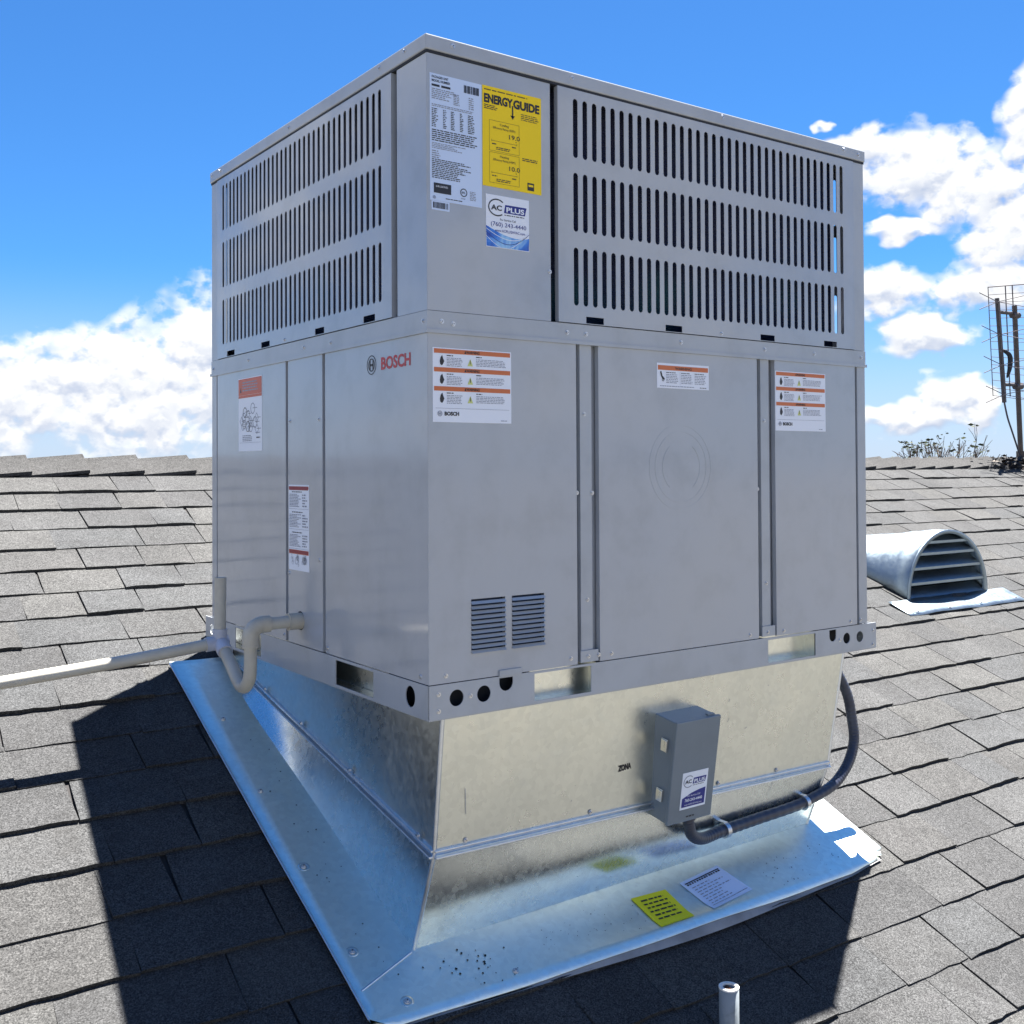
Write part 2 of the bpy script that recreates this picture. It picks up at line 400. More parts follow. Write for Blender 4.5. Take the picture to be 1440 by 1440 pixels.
# ------------------------------------------------------------------ roof frame
TH = math.atan(.4167); YAW = R(-1.5); Z0 = -.54
RM = Matrix.Translation((.5, 0, Z0)) @ Matrix.Rotation(YAW, 4, 'Z') @ Matrix.Rotation(TH, 4, 'X')
RIDGE_S = 2.497; S0 = .1855; EXPO = .1363
def roof_pt(u, s, h=0): return RM @ Vector((u, s, h))
def project(p):
    q = p - CP; a = sum(CR[0][i] * q[i] for i in range(3)); b = sum(CR[1][i] * q[i] for i in range(3)); c = sum(CR[2][i] * q[i] for i in range(3))
    if c < .05: return None
    return 720 + 1495 * a / c, 634.3 + 1495 * b / c, c
UNIT_OUTLINE = [(298, 244), (598, 47), (1213, 212), (1225, 905), (1187, 920), (1140, 1172), (1242, 1205), (520, 1440), (239, 941), (290, 890)]
def inside(x, y, P):
    c = False
    for i in range(len(P)):
        (x1, y1), (x2, y2) = P[i], P[i - 1]
        if (y1 > y) != (y2 > y) and x < (x2 - x1) * (y - y1) / (y2 - y1) + x1: c = not c
    return c

# ---- ground, house, roof deck
gm = MB()
gm.rect(-2500, 2500, -2500, 2500, 0, Matrix.Translation((0, 0, -4.7)))
tag(gm.build('ground', GROUNDM), kind='structure')
deck = bpy.data.meshes.new('roof')
EAVE = -5.2; UX0, UX1 = -8.5, 15.0
rz = Vector((0, math.cos(2 * TH), -math.sin(2 * TH)))   # back slope direction in the roof frame
bk = [(u, RIDGE_S + 6 * rz.y, 6 * rz.z) for u in (UX0, UX1)]
dm = MB()
front = [(UX0, EAVE, -.002), (UX1, EAVE, -.002), (UX1, RIDGE_S, -.002), (UX0, RIDGE_S, -.002)]
dm.add(front, [(0, 1, 2, 3)], RM, 0)
dm.add([(UX0, RIDGE_S, -.002), (UX1, RIDGE_S, -.002), (UX1, bk[0][1], bk[0][2] - .002), (UX0, bk[0][1], bk[0][2] - .002)], [(0, 1, 2, 3)], RM, 1)
# underside and fascia
dm.add([(UX0, EAVE, -.16), (UX1, EAVE, -.16), (UX1, RIDGE_S - .05, -.16), (UX0, RIDGE_S - .05, -.16)], [(3, 2, 1, 0)], RM, 2)
dm.add([(UX0, EAVE, -.002), (UX1, EAVE, -.002), (UX1, EAVE, -.16), (UX0, EAVE, -.16)], [(3, 2, 1, 0)], RM, 2)
roof = dm.build('roof', [FELT, SHM[2], STUCCO]); tag(roof, kind='structure')
hb = MB(); hb.box(-7.6, 14.4, -4.2, 8.0, -4.7, -2.75)
tag(hb.build('house_wall', STUCCO), 'tan stucco house wall standing under the shingled roof', 'wall')

# ---- shingles: shared meshes, 8 widths x 2 thicknesses x 5 blends
WIDTHS = [.125, .15, .17, .19, .215, .235, .26, .29]
def shingle_geo(wd, th, rng):
    n = 6; L = .152; gap = .0012
    xs = [gap + (wd - 2 * gap) * k / n for k in range(n + 1)]
    jit = [rng.uniform(-.0022, .0022) for _ in xs]
    skew = rng.uniform(-.006, .006); lift = rng.uniform(-.001, .004)
    hs = [th + lift * math.sin(math.pi * k / n) + rng.uniform(-.0006, .0006) for k in range(n + 1)]
    top = [(x, j, h) for x, j, h in zip(xs, jit, hs)]
    bot = [(x, j + .0015, 0) for x, j in zip(xs, jit)]
    bk_ = [(xs[-1] + skew, L, .0018), (xs[0] + skew, L, .0018)]
    vs = top + bot + bk_; N = n + 1
    fs = [tuple(list(range(N)) + [2 * N, 2 * N + 1])]
    for k in range(n): fs.append((k, N + k, N + k + 1, k + 1))
    fs.append((n, 2 * n + 1, 2 * N)); fs.append((0, 2 * N + 1, N))
    return vs, fs
rs = random.Random(3)
VAR = {}
for wi, wd in enumerate(WIDTHS):
    for ti in range(2):
        for c in range(5): VAR[(wi, ti, c)] = shingle_geo(wd, (.0055, .0105)[ti] + rs.uniform(-.001, .001), rs)
def skip_piece(u, s, wd):
    P = roof_pt(u + wd / 2, s + .07)
    if -.11 < P.x - wd / 2 and P.x < 1.12 and .10 < P.y < 1.02: return True     # under the curb
    cu_ = u + wd / 2
    if u > -.60 and u + wd < .60 and -.03 < s < .98: return True   # under the flashing
    if u + wd > .62 and u < .60 and .1 < s < .98 and u > .45: return False
    if 2.27 < cu_ < 2.74 and 1.06 < s + .04 < 1.50: return True
    return False
pieces = []
k0 = int((EAVE - S0) / EXPO); k1 = int((RIDGE_S - S0 - .02) / EXPO) - 1
for k in range(k0, k1 + 1):
    s = S0 + k * EXPO; u = UX0 + rs.uniform(0, .3); lasttone = 0
    while u < UX1 - .4:
        wi = rs.choice([1, 2, 3, 3, 4, 4, 5, 5, 6, 7] if True else [0]); wd = WIDTHS[wi]
        if rs.random() < .12: wi = 0; wd = WIDTHS[0]
        ti = 1 if rs.random() < .45 else 0; c = rs.choice([0, 1, 1, 2, 3, 4])
        sj = s + rs.uniform(-.0022, .0022) + .003 * math.sin(u * 1.3 + k)
        if not skip_piece(u, s, wd): pieces.append((u, sj, wi, ti, c))
        u += wd
scored = []
for i, (u, s, wi, ti, c) in enumerate(pieces):
    a = project(roof_pt(u, s)); b = project(roof_pt(u + WIDTHS[wi], s)); d_ = project(roof_pt(u, s + EXPO)); cc = project(roof_pt(u + WIDTHS[wi] / 2, s + EXPO / 2))
    if not (a and b and d_ and cc): continue
    if not any(-15 < q[0] < 1455 and -15 < q[1] < 1455 for q in (a, b, d_, cc)): continue
    if all(inside(q[0], q[1], UNIT_OUTLINE) for q in (a, b, d_, cc)): continue
    area = abs((b[0] - a[0]) * (d_[1] - a[1]) - (b[1] - a[1]) * (d_[0] - a[0]))
    if area > 40: scored.append((area, i))
scored.sort(reverse=True); chosen = {i for _, i in scored[:300]}
MESHES = {}
rest = MB()
for i, (u, s, wi, ti, c) in enumerate(pieces):
    vs, fs = VAR[(wi, ti, c)]
    rotz = rs.uniform(-.004, .004)
    if i in chosen:
        key = (wi, ti, c)
        if key not in MESHES:
            me = bpy.data.meshes.new('shingle'); me.from_pydata(vs, [], fs); me.materials.append(SHM[c]); MESHES[key] = me
        o = bpy.data.objects.new('shingle', MESHES[key]); COL.objects.link(o); o.parent = roof
        o.matrix_local = RM @ Matrix.Translation((u, s, 0)) @ Matrix.Rotation(rotz, 4, 'Z')
    else:
        rest.add(vs, fs, RM @ Matrix.Translation((u, s, 0)) @ Matrix.Rotation(rotz, 4, 'Z'), c)
rest.build('shingle_courses', SHM, roof, kind='stuff')
# ---- ridge caps
CAPW = .187
def cap_geo(rng):
    L = .225; wv = .125; t0, t1 = .021, .002
    # x along the ridge; butt end (thick) at +x
    prof = [(-wv, 0), (-.02, .006), (0, .010), (.02, .006), (wv, 0)]
    vs = []
    for (x, t) in ((0, t1), (L * .5, (t0 + t1) / 2), (L, t0)):
        for (yy, hh) in prof:
            a = abs(yy); dn = -a * math.sin(TH); hor = yy * math.cos(TH)
            vs.append((x + rng.uniform(-.002, .002), hor, dn + hh + t))
    for (yy, hh) in prof:
        a = abs(yy); vs.append((L - .003, yy * math.cos(TH), -a * math.sin(TH) + hh - .004 + .003))
    fs = []
    for r in range(2):
        for q in range(4): fs.append((r * 5 + q, (r + 1) * 5 + q, (r + 1) * 5 + q + 1, r * 5 + q + 1))
    for q in range(4): fs.append((10 + q, 15 + q, 15 + q + 1, 10 + q + 1))
    # side edges
    side = len(vs)
    for idx in (0, 5, 10, 4, 9, 14):
        v = vs[idx]; vs.append((v[0], v[1], v[2] - .011))
    fs += [(0, side, side + 1, 5), (5, side + 1, side + 2, 10), (4, 9, side + 4, side + 3), (9, 14, side + 5, side + 4)]
    return vs, fs
RIDGE_M = RM @ Matrix.Translation((0, RIDGE_S, 0)) @ Matrix.Rotation(-TH, 4, 'X')
caps = [cap_geo(rs) for _ in range(4)]; capm = []
for vs, fs in caps:
    me = bpy.data.meshes.new('ridge_cap'); me.from_pydata(vs, [], fs); me.materials.append(RIDGEM); capm.append(me)
restcap = MB(); k = 0; u = UX0
while u < UX1 - .25:
    M = RIDGE_M @ Matrix.Translation((u, rs.uniform(-.004, .004), .002 + rs.uniform(0, .004))) @ Matrix.Rotation(rs.uniform(-.012, .012), 4, 'Z') @ Matrix.Rotation(rs.uniform(-.006, .008), 4, 'Y')
    q = project(M.to_translation()); j = rs.randrange(4)
    if q and -120 < q[0] < 1500 and not 330 < q[0] < 1180:
        o = bpy.data.objects.new('ridge_cap', capm[j]); COL.objects.link(o); o.parent = roof; o.matrix_local = M
    else: restcap.add(caps[j][0], caps[j][1], M)
    u += CAPW
restcap.build('ridge_caps', RIDGEM, roof, kind='stuff')

# ------------------------------------------------------------------ rooftop air conditioner
W, D, H, SEAM = 1.29, 1.1275, 1.2, .652
FM = frame(0, 0, 0, (1, 0, 0), (0, 0, 1))          # front face canvas: u = x, v = z, h = -y
LM = frame(0, 0, 0, (0, -1, 0), (0, 0, 1))         # left face canvas: u = -y, v = z, h = -x
RGM = frame(W, 0, 0, (0, 1, 0), (0, 0, 1))         # right face canvas: u = y, v = z, h = x - W
BM_ = frame(W, D, 0, (-1, 0, 0), (0, 0, 1))        # back
ac = root('rooftop_air_conditioner', (W / 2, D / 2, -.062), 'gray packaged rooftop air conditioner with louvered upper grilles standing on metal curb', 'air conditioner')

mb = MB(); mb.box(.016, W - .016, .016, D - .016, .004, SEAM - .002); mb.build('inner_casing', PAINT, ac)
mb = MB(); mb.box(.004, W - .004, .004, D - .004, SEAM + .001, SEAM + .012); mb.box(.004, W - .004, .004, D - .004, 1.166, 1.170); mb.build('inner_deck', DARK, ac)
# lid with lips
mb = MB()
mb.box(-.004, W + .004, -.004, D + .004, 1.1715, 1.2)
mb.build('lid', PAINT_TRIM, ac, bevel=.0025)
mb = MB(); mb.box(-.0015, W + .0015, -.0015, D + .0015, 1.1665, 1.1715); mb.build('lid_gasket', DARK, ac)

def panel(name, M, outline, holes=(), t=.0012, h=0.0, m_=PAINT, ret=True, label=None):
    """sheet panel whose outer face is at h, with folded edges going inwards"""
    mb = MB(); MM = M @ Matrix.Translation((0, 0, h))
    face_mesh(mb, outline, list(holes), t, MM)
    if ret:
        n = len(outline)
        for i in range(n):
            a = outline[i]; b = outline[(i + 1) % n]
            mb.add([(a[0], a[1], -t), (b[0], b[1], -t), (b[0], b[1], -.012), (a[0], a[1], -.012)], [(0, 3, 2, 1), (0, 1, 2, 3)][:1], MM)
    return mb.build(name, m_, ac, label=label)

# lower front
lou = [rectl(.093, .171, .0515, .1525), rectl(.187, .265, .0515, .1525)]
panel('front_panel', FM, rectl(.0014, .349, .0025, .650), lou)
panel('front_panel', FM, rectl(.408, .887, .0025, .650))
panel('front_panel', FM, rectl(.948, 1.249, .0025, .650))
for a, b in ((.361, .391), (.902, .930)):
    mb = MB(); mb.box(a, b, .003, .016, .0045, .650); mb.box(a - .004, b + .012, -.0005, .0025, .0045, .028); mb.build('mullion', PAINT_TRIM, ac)
mb = MB(); mb.box(1.258, W, .0, .03, .0025, .650); mb.build('corner_post', PAINT_TRIM, ac, bevel=.0012)
# lower left
panel('side_panel', LM, rectl(-.430, -.0014, .0025, .650))
panel('side_panel', LM, rectl(-.626, -.444, .0025, .650), [circ(-.560, .057, .0215)])
panel('side_panel', LM, rectl(-1.085, -.640, .0025, .650))
mb = MB(); mb.box(.0, .03, 1.093, D, .0025, .650); mb.build('corner_post', PAINT_TRIM, ac, bevel=.0012)
# lower right and back
panel('side_panel', RGM, rectl(.034, D - .002, .0025, .650)); panel('back_panel', BM_, rectl(.002, W - .032, .0025, .650))
# mid band round the unit, lip along its lower edge
mb = MB()
mb.box(-.0012, W + .0012, -.0012, .010, SEAM, .6895); mb.box(-.0012, W + .0012, D - .010, D + .0012, SEAM, .6895)
mb.box(-.0012, .010, .010, D - .010, SEAM, .6895); mb.box(W - .010, W + .0012, .010, D - .010, SEAM, .6895)
mb.build('mid_band', PAINT_TRIM, ac)
mb = MB(); mb.box(-.004, W + .004, -.004, D + .004, SEAM - .0035, SEAM + .0035); mb.build('band_lip', PAINT_TRIM, ac)
# upper corners
panel('upper_corner_panel', FM, rectl(.0014, .286, .6905, 1.166)); panel('upper_corner_panel', LM, rectl(-.111, -.0014, .6905, 1.166))
for q in ((.0025, .650), (.6905, 1.166)):
    mb = MB(); mb.tube([(.0014, .0014, q[0]), (.0014, .0014, q[1])], .00135, 10, cap=False); mb.build('corner_bead', PAINT, ac)
mb = MB(); mb.box(1.2485, W, .0, .0015, .6905, 1.166); mb.box(W - .0015, W, .0015, .045, .6905, 1.166); mb.box(1.236, 1.2465, .006, .035, .6905, 1.166); mb.build('upper_corner_post', PAINT_TRIM, ac)
mb = MB(); mb.box(.0, .0015, 1.0795, D, .6905, 1.166); mb.box(.0015, .04, D - .0015, D, .6905, 1.166); mb.build('upper_corner_post', PAINT_TRIM, ac)
mb = MB(); mb.box(W - .04, W, D - .0015, D, .6905, 1.166); mb.box(W - .0015, W, 1.085, D - .0015, .6905, 1.166); mb.build('upper_corner_post', PAINT_TRIM, ac)
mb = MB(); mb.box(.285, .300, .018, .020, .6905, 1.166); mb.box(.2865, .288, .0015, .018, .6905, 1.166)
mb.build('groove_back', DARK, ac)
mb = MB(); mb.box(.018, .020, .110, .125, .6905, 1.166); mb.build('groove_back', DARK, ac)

def stadium(x, y0, y1, r, n=5):
    return arc((x, y1 - r), r, 0, math.pi, n) + arc((x, y0 + r), r, math.pi, 2 * math.pi, n)
ROWS = ((1.0265, 1.147), (.8765, .9965), (.7265, .8445))
def grille(M, u0, u1, first, step, n, notches, label=None, h=.0035):
    holes = []
    for (a, b) in ROWS:
        for i in range(n): holes.append(stadium(first + i * step, a, b, .0062))
    for (a, b) in notches: holes.append(rectl(a, b, .6925, .7062))
    g_ = panel('grille_panel', M, rectl(u0, u1, .6912, 1.1655), holes, .0014, h, PAINT, True, label)
    return g_
grille(FM, .303, 1.246, .3485, (1.198 - .3485) / 34, 35, [(.374, .421), (.595, .645), (.897, .946), (1.126, 1.175)])
grille(LM, -1.0775, -.1275, -1.033, (1.033 - .1745) / 34, 35, [(-1.007, -.953), (-.777, -.725), (-.473, -.427), (-.245, -.196)])
grille(RGM, .046, 1.084, .0912, .0251, 39, [])
panel('back_panel', BM_, rectl(.041, W - .041, .6912, 1.166), [])
# condenser coils behind the grilles
mb = MB(); mb.box(.02, 1.208, .035, .075, SEAM + .012, 1.166); mb.box(.035, .075, .0755, D - .03, SEAM + .012, 1.166); mb.build('condenser_coil', COIL, ac)
mb = MB(); mb.box(.075, 1.24, .46, .50, SEAM + .012, 1.166); mb.box(.55, 1.1, .11, .4, SEAM + .012, .95); mb.build('fan_shroud', DARK, ac)
# louvre fins in the front panel
for (a, b) in ((.093, .171), (.187, .265)):
    mb = MB(); n = 11; z0_, z1_ = .0515, .1525; dz = (z1_ - z0_) / n
    for i in range(n):
        zb = z0_ + i * dz; zt = zb + dz * .56
        e = .004
        mb.add([(a, zb, .0052), (b, zb, .0052), (b, zt, -.001), (a, zt, -.001), (a + .001, zb - .0004, .0), (b - .001, zb - .0004, .0), (a, zb, -.0075), (b, zb, -.0075)],
               [(0, 1, 2, 3), (4, 5, 1, 0), (0, 3, 6), (1, 7, 2), (6, 7, 5, 4)], FM)
    mb.build('louver', PAINT_TRIM, ac)
    mb = MB(); mb.box(a - .002, b + .002, .0125, .0145, z0_ - .002, z1_ + .002); mb.build('louver_gap_shade', GAP_SHADE, ac)  # added dark plate, painted shade behind the fin gaps
mb = MB(); mb.box(.155, .207, -.004, .0, .0015, .0125); mb.build('panel_tab', PAINT_TRIM, ac)
# pressed emblem on the centre front panel
mb = MB()
for (r1, r2) in ((.0900, .0945), (.076, .078)): mb.ring((.642, .399), r1, r2, .0006, FM, 64, z=-.0002)
for (x0, x1, y0, y1) in ((.600, .684, .419, .4215), (.600, .684, .377, .3795)): mb.box(x0, x1, y0, y1, -.0002, .0005, FM)
for sgn in (-1, 1):
    pts = [(.642 + sgn * .056 * math.cos(t_), .399 + .056 * math.sin(t_), .0) for t_ in [R(x_) for x_ in range(-52, 53, 8)]]
    mb.tube([(FM @ Vector(p)) for p in pts], .0006, 5)
mb.build('pressed_emblem', PAINT, ac, smooth=False)

# base rails with punched openings
rail_h = [circ(.059, -.027, .0155), circ(.120, -.027, .0155), [(.1555, -.0025), (.1875, -.0025)] [::-1] + arc((.1715, -.012), .016, math.pi, 2 * math.pi, 10),
          rectl(.239, .383, -.0565, -.0035), rectl(.916, 1.086, -.0575, -.0045), circ(1.205, -.028, .0135), circ(1.257, -.029, .0135),
          [(1.138, -.0025), (1.164, -.0025)][::-1] + arc((1.151, -.018), .013, math.pi, 2 * math.pi, 10)]
mb = MB(); face_mesh(mb, rectl(0, 1.323, -.062, .001), rail_h, .002, FM @ Matrix.Translation((0, 0, .0015)))
mb.box(0, 1.323, 0, .02, -.064, -.062); mb.box(.384, .405, .0005, .0015, -.06, -.003)
mb.box(1.321, 1.323, .001, .04, -.062, -.001)
mb.build('base_rail', PAINT_TRIM, ac)
mb = MB(); face_mesh(mb, rectl(-1.174, -.0015, -.062, .001), [circ(-.065, -.028, .020, sx=.9), rectl(-.380, -.211, -.0565, -.005), rectl(-.955, -.786, -.0565, -.005), circ(-1.125, -.03, .014)], .002, LM @ Matrix.Translation((0, 0, .0015)))
mb.box(0, .02, .02, 1.174, -.064, -.062); mb.box(.001, .03, 1.172, 1.174, -.062, -.001)
mb.build('base_rail', PAINT_TRIM, ac)
mb = MB(); mb.box(W - .002, W, .003, D, -.062, -.001); mb.build('base_rail', PAINT_TRIM, ac)
mb = MB(); mb.box(.03, W - .003, D - .003, D - .001, -.062, -.001); mb.build('base_rail', PAINT_TRIM, ac)
# fork pockets and inner rail walls
mb = MB()
mb.box(.038, 1.2, .034, .036, -.060, -.001); mb.box(.036, .038, .036, 1.05, -.060, -.001)
mb.box(.005, 1.2, .004, .034, -.061, -.0595); mb.box(.005, .034, .036, 1.05, -.061, -.0595)
for x in (.236, .407, .913, 1.089): mb.box(x - .001, x + .001, .004, .034, -.0595, -.001)
mb.build('fork_pocket', GALV, ac)
for q in ((.004, .234, .030, .032), (1.0895, 1.32, .030, .032), (.0275, .0295, .04, .20)):
    mb = MB(); mb.box(*q, -.059, -.001); mb.build('rail_liner', DARK, ac)

# screws: one mesh, copies
def screw_mesh():
    mb = MB(); mb.disc((0, 0, 0), .0052, .0009, None, 14, r2=.0048); mb.disc((0, 0, .0009), .0034, .0024, None, 6, r2=.0031)
    mb.disc((0, 0, .0033), .0012, .0001, None, 6, mi=1)
    me = bpy.data.meshes.new('screw'); me.from_pydata(mb.v, [], mb.f); me.materials.append(ZINC); me.materials.append(DARK)
    me.polygons.foreach_set('material_index', mb.mi); return me
SCREW = screw_mesh()
def screw(parent, M, u, v, h=0, s=1.0):
    o = bpy.data.objects.new('screw', SCREW); COL.objects.link(o); o.parent = parent
    MM = M @ Matrix.Translation((u, v, h)) @ Matrix.Rotation(random.uniform(0, 6), 4, 'Z') @ Matrix.Scale(s, 4)
    o.matrix_local = Matrix.Translation(-origin_of(parent)) @ MM
for (u, v) in ((.055, 1.188), (.340, 1.188), (.775, 1.190), (1.209, 1.190), (1.267, 1.186)): screw(ac, FM, u, v, .004)
for (u, v) in ((.326, .671), (.375, .671), (.643, .671), (.914, .672), (1.091, .672), (1.273, .673), (.030, .671), (.055, .668)): screw(ac, FM, u, v, .0012)
for (u, v, h) in ((.768, .699, .0035), (.2835, .789, 0), (.372, .508, -.003), (.378, .130, -.003), (.392, .347, -.003), (.352, .348, -.003), (.9135, .506, -.003), (.9165, .127, -.003),
                  (.889, .347, -.003), (.857, .013, 0), (.973, .012, 0), (1.223, .012, 0), (1.262, .013, 0), (.037, .016, 0), (.332, .016, 0), (.404, .0165, .0006), (.377, .016, .0006), (.439, .015, 0), (.917, .014, .0006),
                  (.020, -.016, .0015), (.020, -.047, .0015), (.090, -.027, .0015), (1.310, -.018, .0015), (1.309, -.053, .0015), (1.178, -.03, .0015)): screw(ac, FM, u, v, h, .9)
for (y, v, h) in ((1.117, 1.190, .004), (1.054, 1.189, .004), (.609, 1.186, .004), (.174, 1.189, .004), (.074, 1.191, .004), (.014, .671, .0012), (.866, .671, .0012), (.536, .671, .0012), (.401, .669, .0012),
                  (.616, .509, 0), (.462, .507, 0), (.620, .160, 0), (.46, .2, 0), (.03, .014, 0), (.42, .014, 0), (.65, .014, 0), (1.05, .014, 0), (1.112, .668, .0012), (.637, .699, .0035)): screw(ac, LM, -y, v, h, .9)

# ---- labels ------------------------------------------------------
def label_plate(name, M, u0, u1, v0, v1, m_, lab, parent=ac, h=.0003, t=.0003):
    mb = MB(); mb.box(u0, u1, v0, v1, h - .0002, h + t, M)
    return mb.build(name, m_, parent, label=lab)
rl = random.Random(11)
def emblem(mb, cx, cy, r, M, mi, h=.0012, th=.16, sx=1.0):
    mb.ring((cx, cy), r * (1 - th), r, .0001, M, 28, mi, z=h, sx=sx)
    for s_ in (-1, 1):
        mb.box(cx + s_ * r * .32 * sx - r * .09 * sx, cx + s_ * r * .32 * sx + r * .09 * sx, cy - r * .55, cy + r * .55, h, h + .0001, M, mi)
    mb.box(cx - r * .32 * sx, cx + r * .32 * sx, cy - r * .12, cy + r * .12, h, h + .0001, M, mi)
    mb.ring((cx, cy), r * .56, r * .68, .0001, M, 24, mi, z=h + .0001, sx=sx)
# data plate, white
dl = label_plate('data_plate', FM, .0065, .1215, .894, 1.130, LAVW, 'tall white data plate crowded with small print')
mb = MB()
text(mb, 'PACKAGED UNIT', .0105, 1.1215, .0062, FM, mi=0, bold=.02, width=.036)
text(mb, 'MODEL NUMBER', .0105, 1.1145, .0062, FM, mi=0, bold=.02, width=.040)
micro(mb, .0105, .055, 1.104, 1.112, 1, FM, 0, rng=rl)
for k in range(26):
    u = .0815 + k * .0013; mb.rect(u, u + rl.choice((.0004, .0008, .0011)), 1.1065, 1.121, .0011, FM, 0)
micro(mb, .0105, .075, 1.082, 1.103, 6, FM, 1, rng=rl, fill=.3); micro(mb, .058, .072, 1.078, 1.1, 7, FM, 1, rng=rl); micro(mb, .092, .104, 1.076, 1.1, 6, FM, 1, rng=rl)
micro(mb, .0105, .108, 1.068, 1.074, 2, FM, 1, rng=rl)
for (a, b) in ((.0105, .024), (.035, .043), (.052, .062), (.072, .080), (.090, .106)): micro(mb, a, b, 1.030, 1.066, 11, FM, 0, rng=rl, fill=.6)
micro(mb, .0105, .112, 1.004, 1.027, 6, FM, 0, rng=rl); micro(mb, .0105, .112, .990, 1.002, 4, FM, 1, rng=rl, fill=.4)
micro(mb, .0105, .030, .972, .988, 4, FM, 1, rng=rl, fill=.4); micro(mb, .0105, .100, .935, .972, 11, FM, 0, rng=rl, fill=.55)
mb.box(.0145, .052, .9085, .927, .0009, .0012, FM, 0); text(mb, 'AHRI CERTIFIED', .0185, .919, .005, FM, .0014, 2, width=.026)
mb.ring((.080, .917), .0062, .0078, .0001, FM, 20, 0, z=.0011); text(mb, 'ETL', .0755, .9152, .005, FM, mi=0, bold=.03)
text(mb, 'Intertek', .074, .9045, .003, FM, mi=0); micro(mb, .094, .108, .904, .922, 6, FM, 1, rng=rl)
emblem(mb, .0155, .9, .003, FM, 1, sx=1); micro(mb, .040, .080, .8985, .9015, 1, FM, 0, rng=rl)
mb.build('print', [INK, INKG, WHITE], dl)
d2 = label_plate('barcode_tag', FM, .0095, .0485, .8765, .8936, LAVW, 'small barcode tag under the data plate', t=.0004)
mb = MB()
for k in range(30):
    u = .0125 + k * .0011; mb.rect(u, u + rl.choice((.0003, .0006, .0009)), .880, .8912, .0009, FM, 0)
mb.build('print', [INK], d2)
# yellow energy label
yl = label_plate('energy_label', FM, .1235, .2635, .9385, 1.131, YELLOW, 'yellow energy guide label with black heading')
mb = MB()
text(mb, 'ENERGY', .1265, 1.0995, .0225, FM, mi=0, bold=.045, width=.0675)
text(mb, 'GUIDE', .1955, 1.0995, .0225, FM, mi=0, bold=.045, width=.0635)
# long tailed arrow of the Y
mb.rect(.1925, .1955, 1.080, 1.103, .0011, FM, 0); mb.poly([(.1885, 1.084), (.194, 1.076), (.1995, 1.084), (.1965, 1.0835), (.1915, 1.0835)], .0011, FM, 0)
micro(mb, .127, .25, 1.121, 1.127, 1, FM, 0, rng=rl, th=.3, fill=.8)
micro(mb, .127, .158, 1.086, 1.096, 3, FM, 0, rng=rl); micro(mb, .214, .258, 1.078, 1.092, 4, FM, 0, rng=rl, th=.4)
def outl(mb, x0, x1, y0, y1, t=.0005, mi=0):
    for q in ((x0, x1, y0, y0 + t), (x0, x1, y1 - t, y1), (x0, x0 + t, y0, y1), (x1 - t, x1, y0, y1)): mb.rect(*q, .0011, FM, mi)
for (yb, n1, num) in ((1.008, 'Cooling', '19.0'), (.9465, 'Heating', '10.0')):
    outl(mb, .139, .2095, yb, yb + .059)
    text(mb, n1, .174, yb + .0505, .0068, FM, mi=0, align='CENTER')
    text(mb, 'Efficiency Rating (%s)' % ('SEER' if num[0:2] == '19' else 'HSPF'), .174, yb + .0435, .0060, FM, mi=0, align='CENTER', width=.052)
    text(mb, num, .182, yb + .0285, .0125, FM, mi=0, bold=.004, width=.0255)
    mb.poly([(.2005, yb + .0255), (.2035, yb + .0255), (.202, yb + .0235)], .0011, FM, 0)
    mb.rect(.144, .204, yb + .0195, yb + .0201, .0011, FM, 0); mb.rect(.144, .1446, yb + .018, yb + .0225, .0011, FM, 0); mb.rect(.2035, .2041, yb + .018, yb + .0225, .0011, FM, 0)
    micro(mb, .145, .158, yb + .012, yb + .016, 1, FM, 0, rng=rl); micro(mb, .192, .204, yb + .012, yb + .016, 1, FM, 0, rng=rl)
    micro(mb, .155, .192, yb + .003, yb + .0095, 2, FM, 0, rng=rl)
micro(mb, .217, .257, .999, 1.006, 2, FM, 0, rng=rl)
mb.rect(.229, .245, .9435, .9585, .0011, FM, 0); mb.rect(.2312, .2428, .951, .9552, .0013, FM, 1)
mb.build('print', [INK, YELLOW], yl)
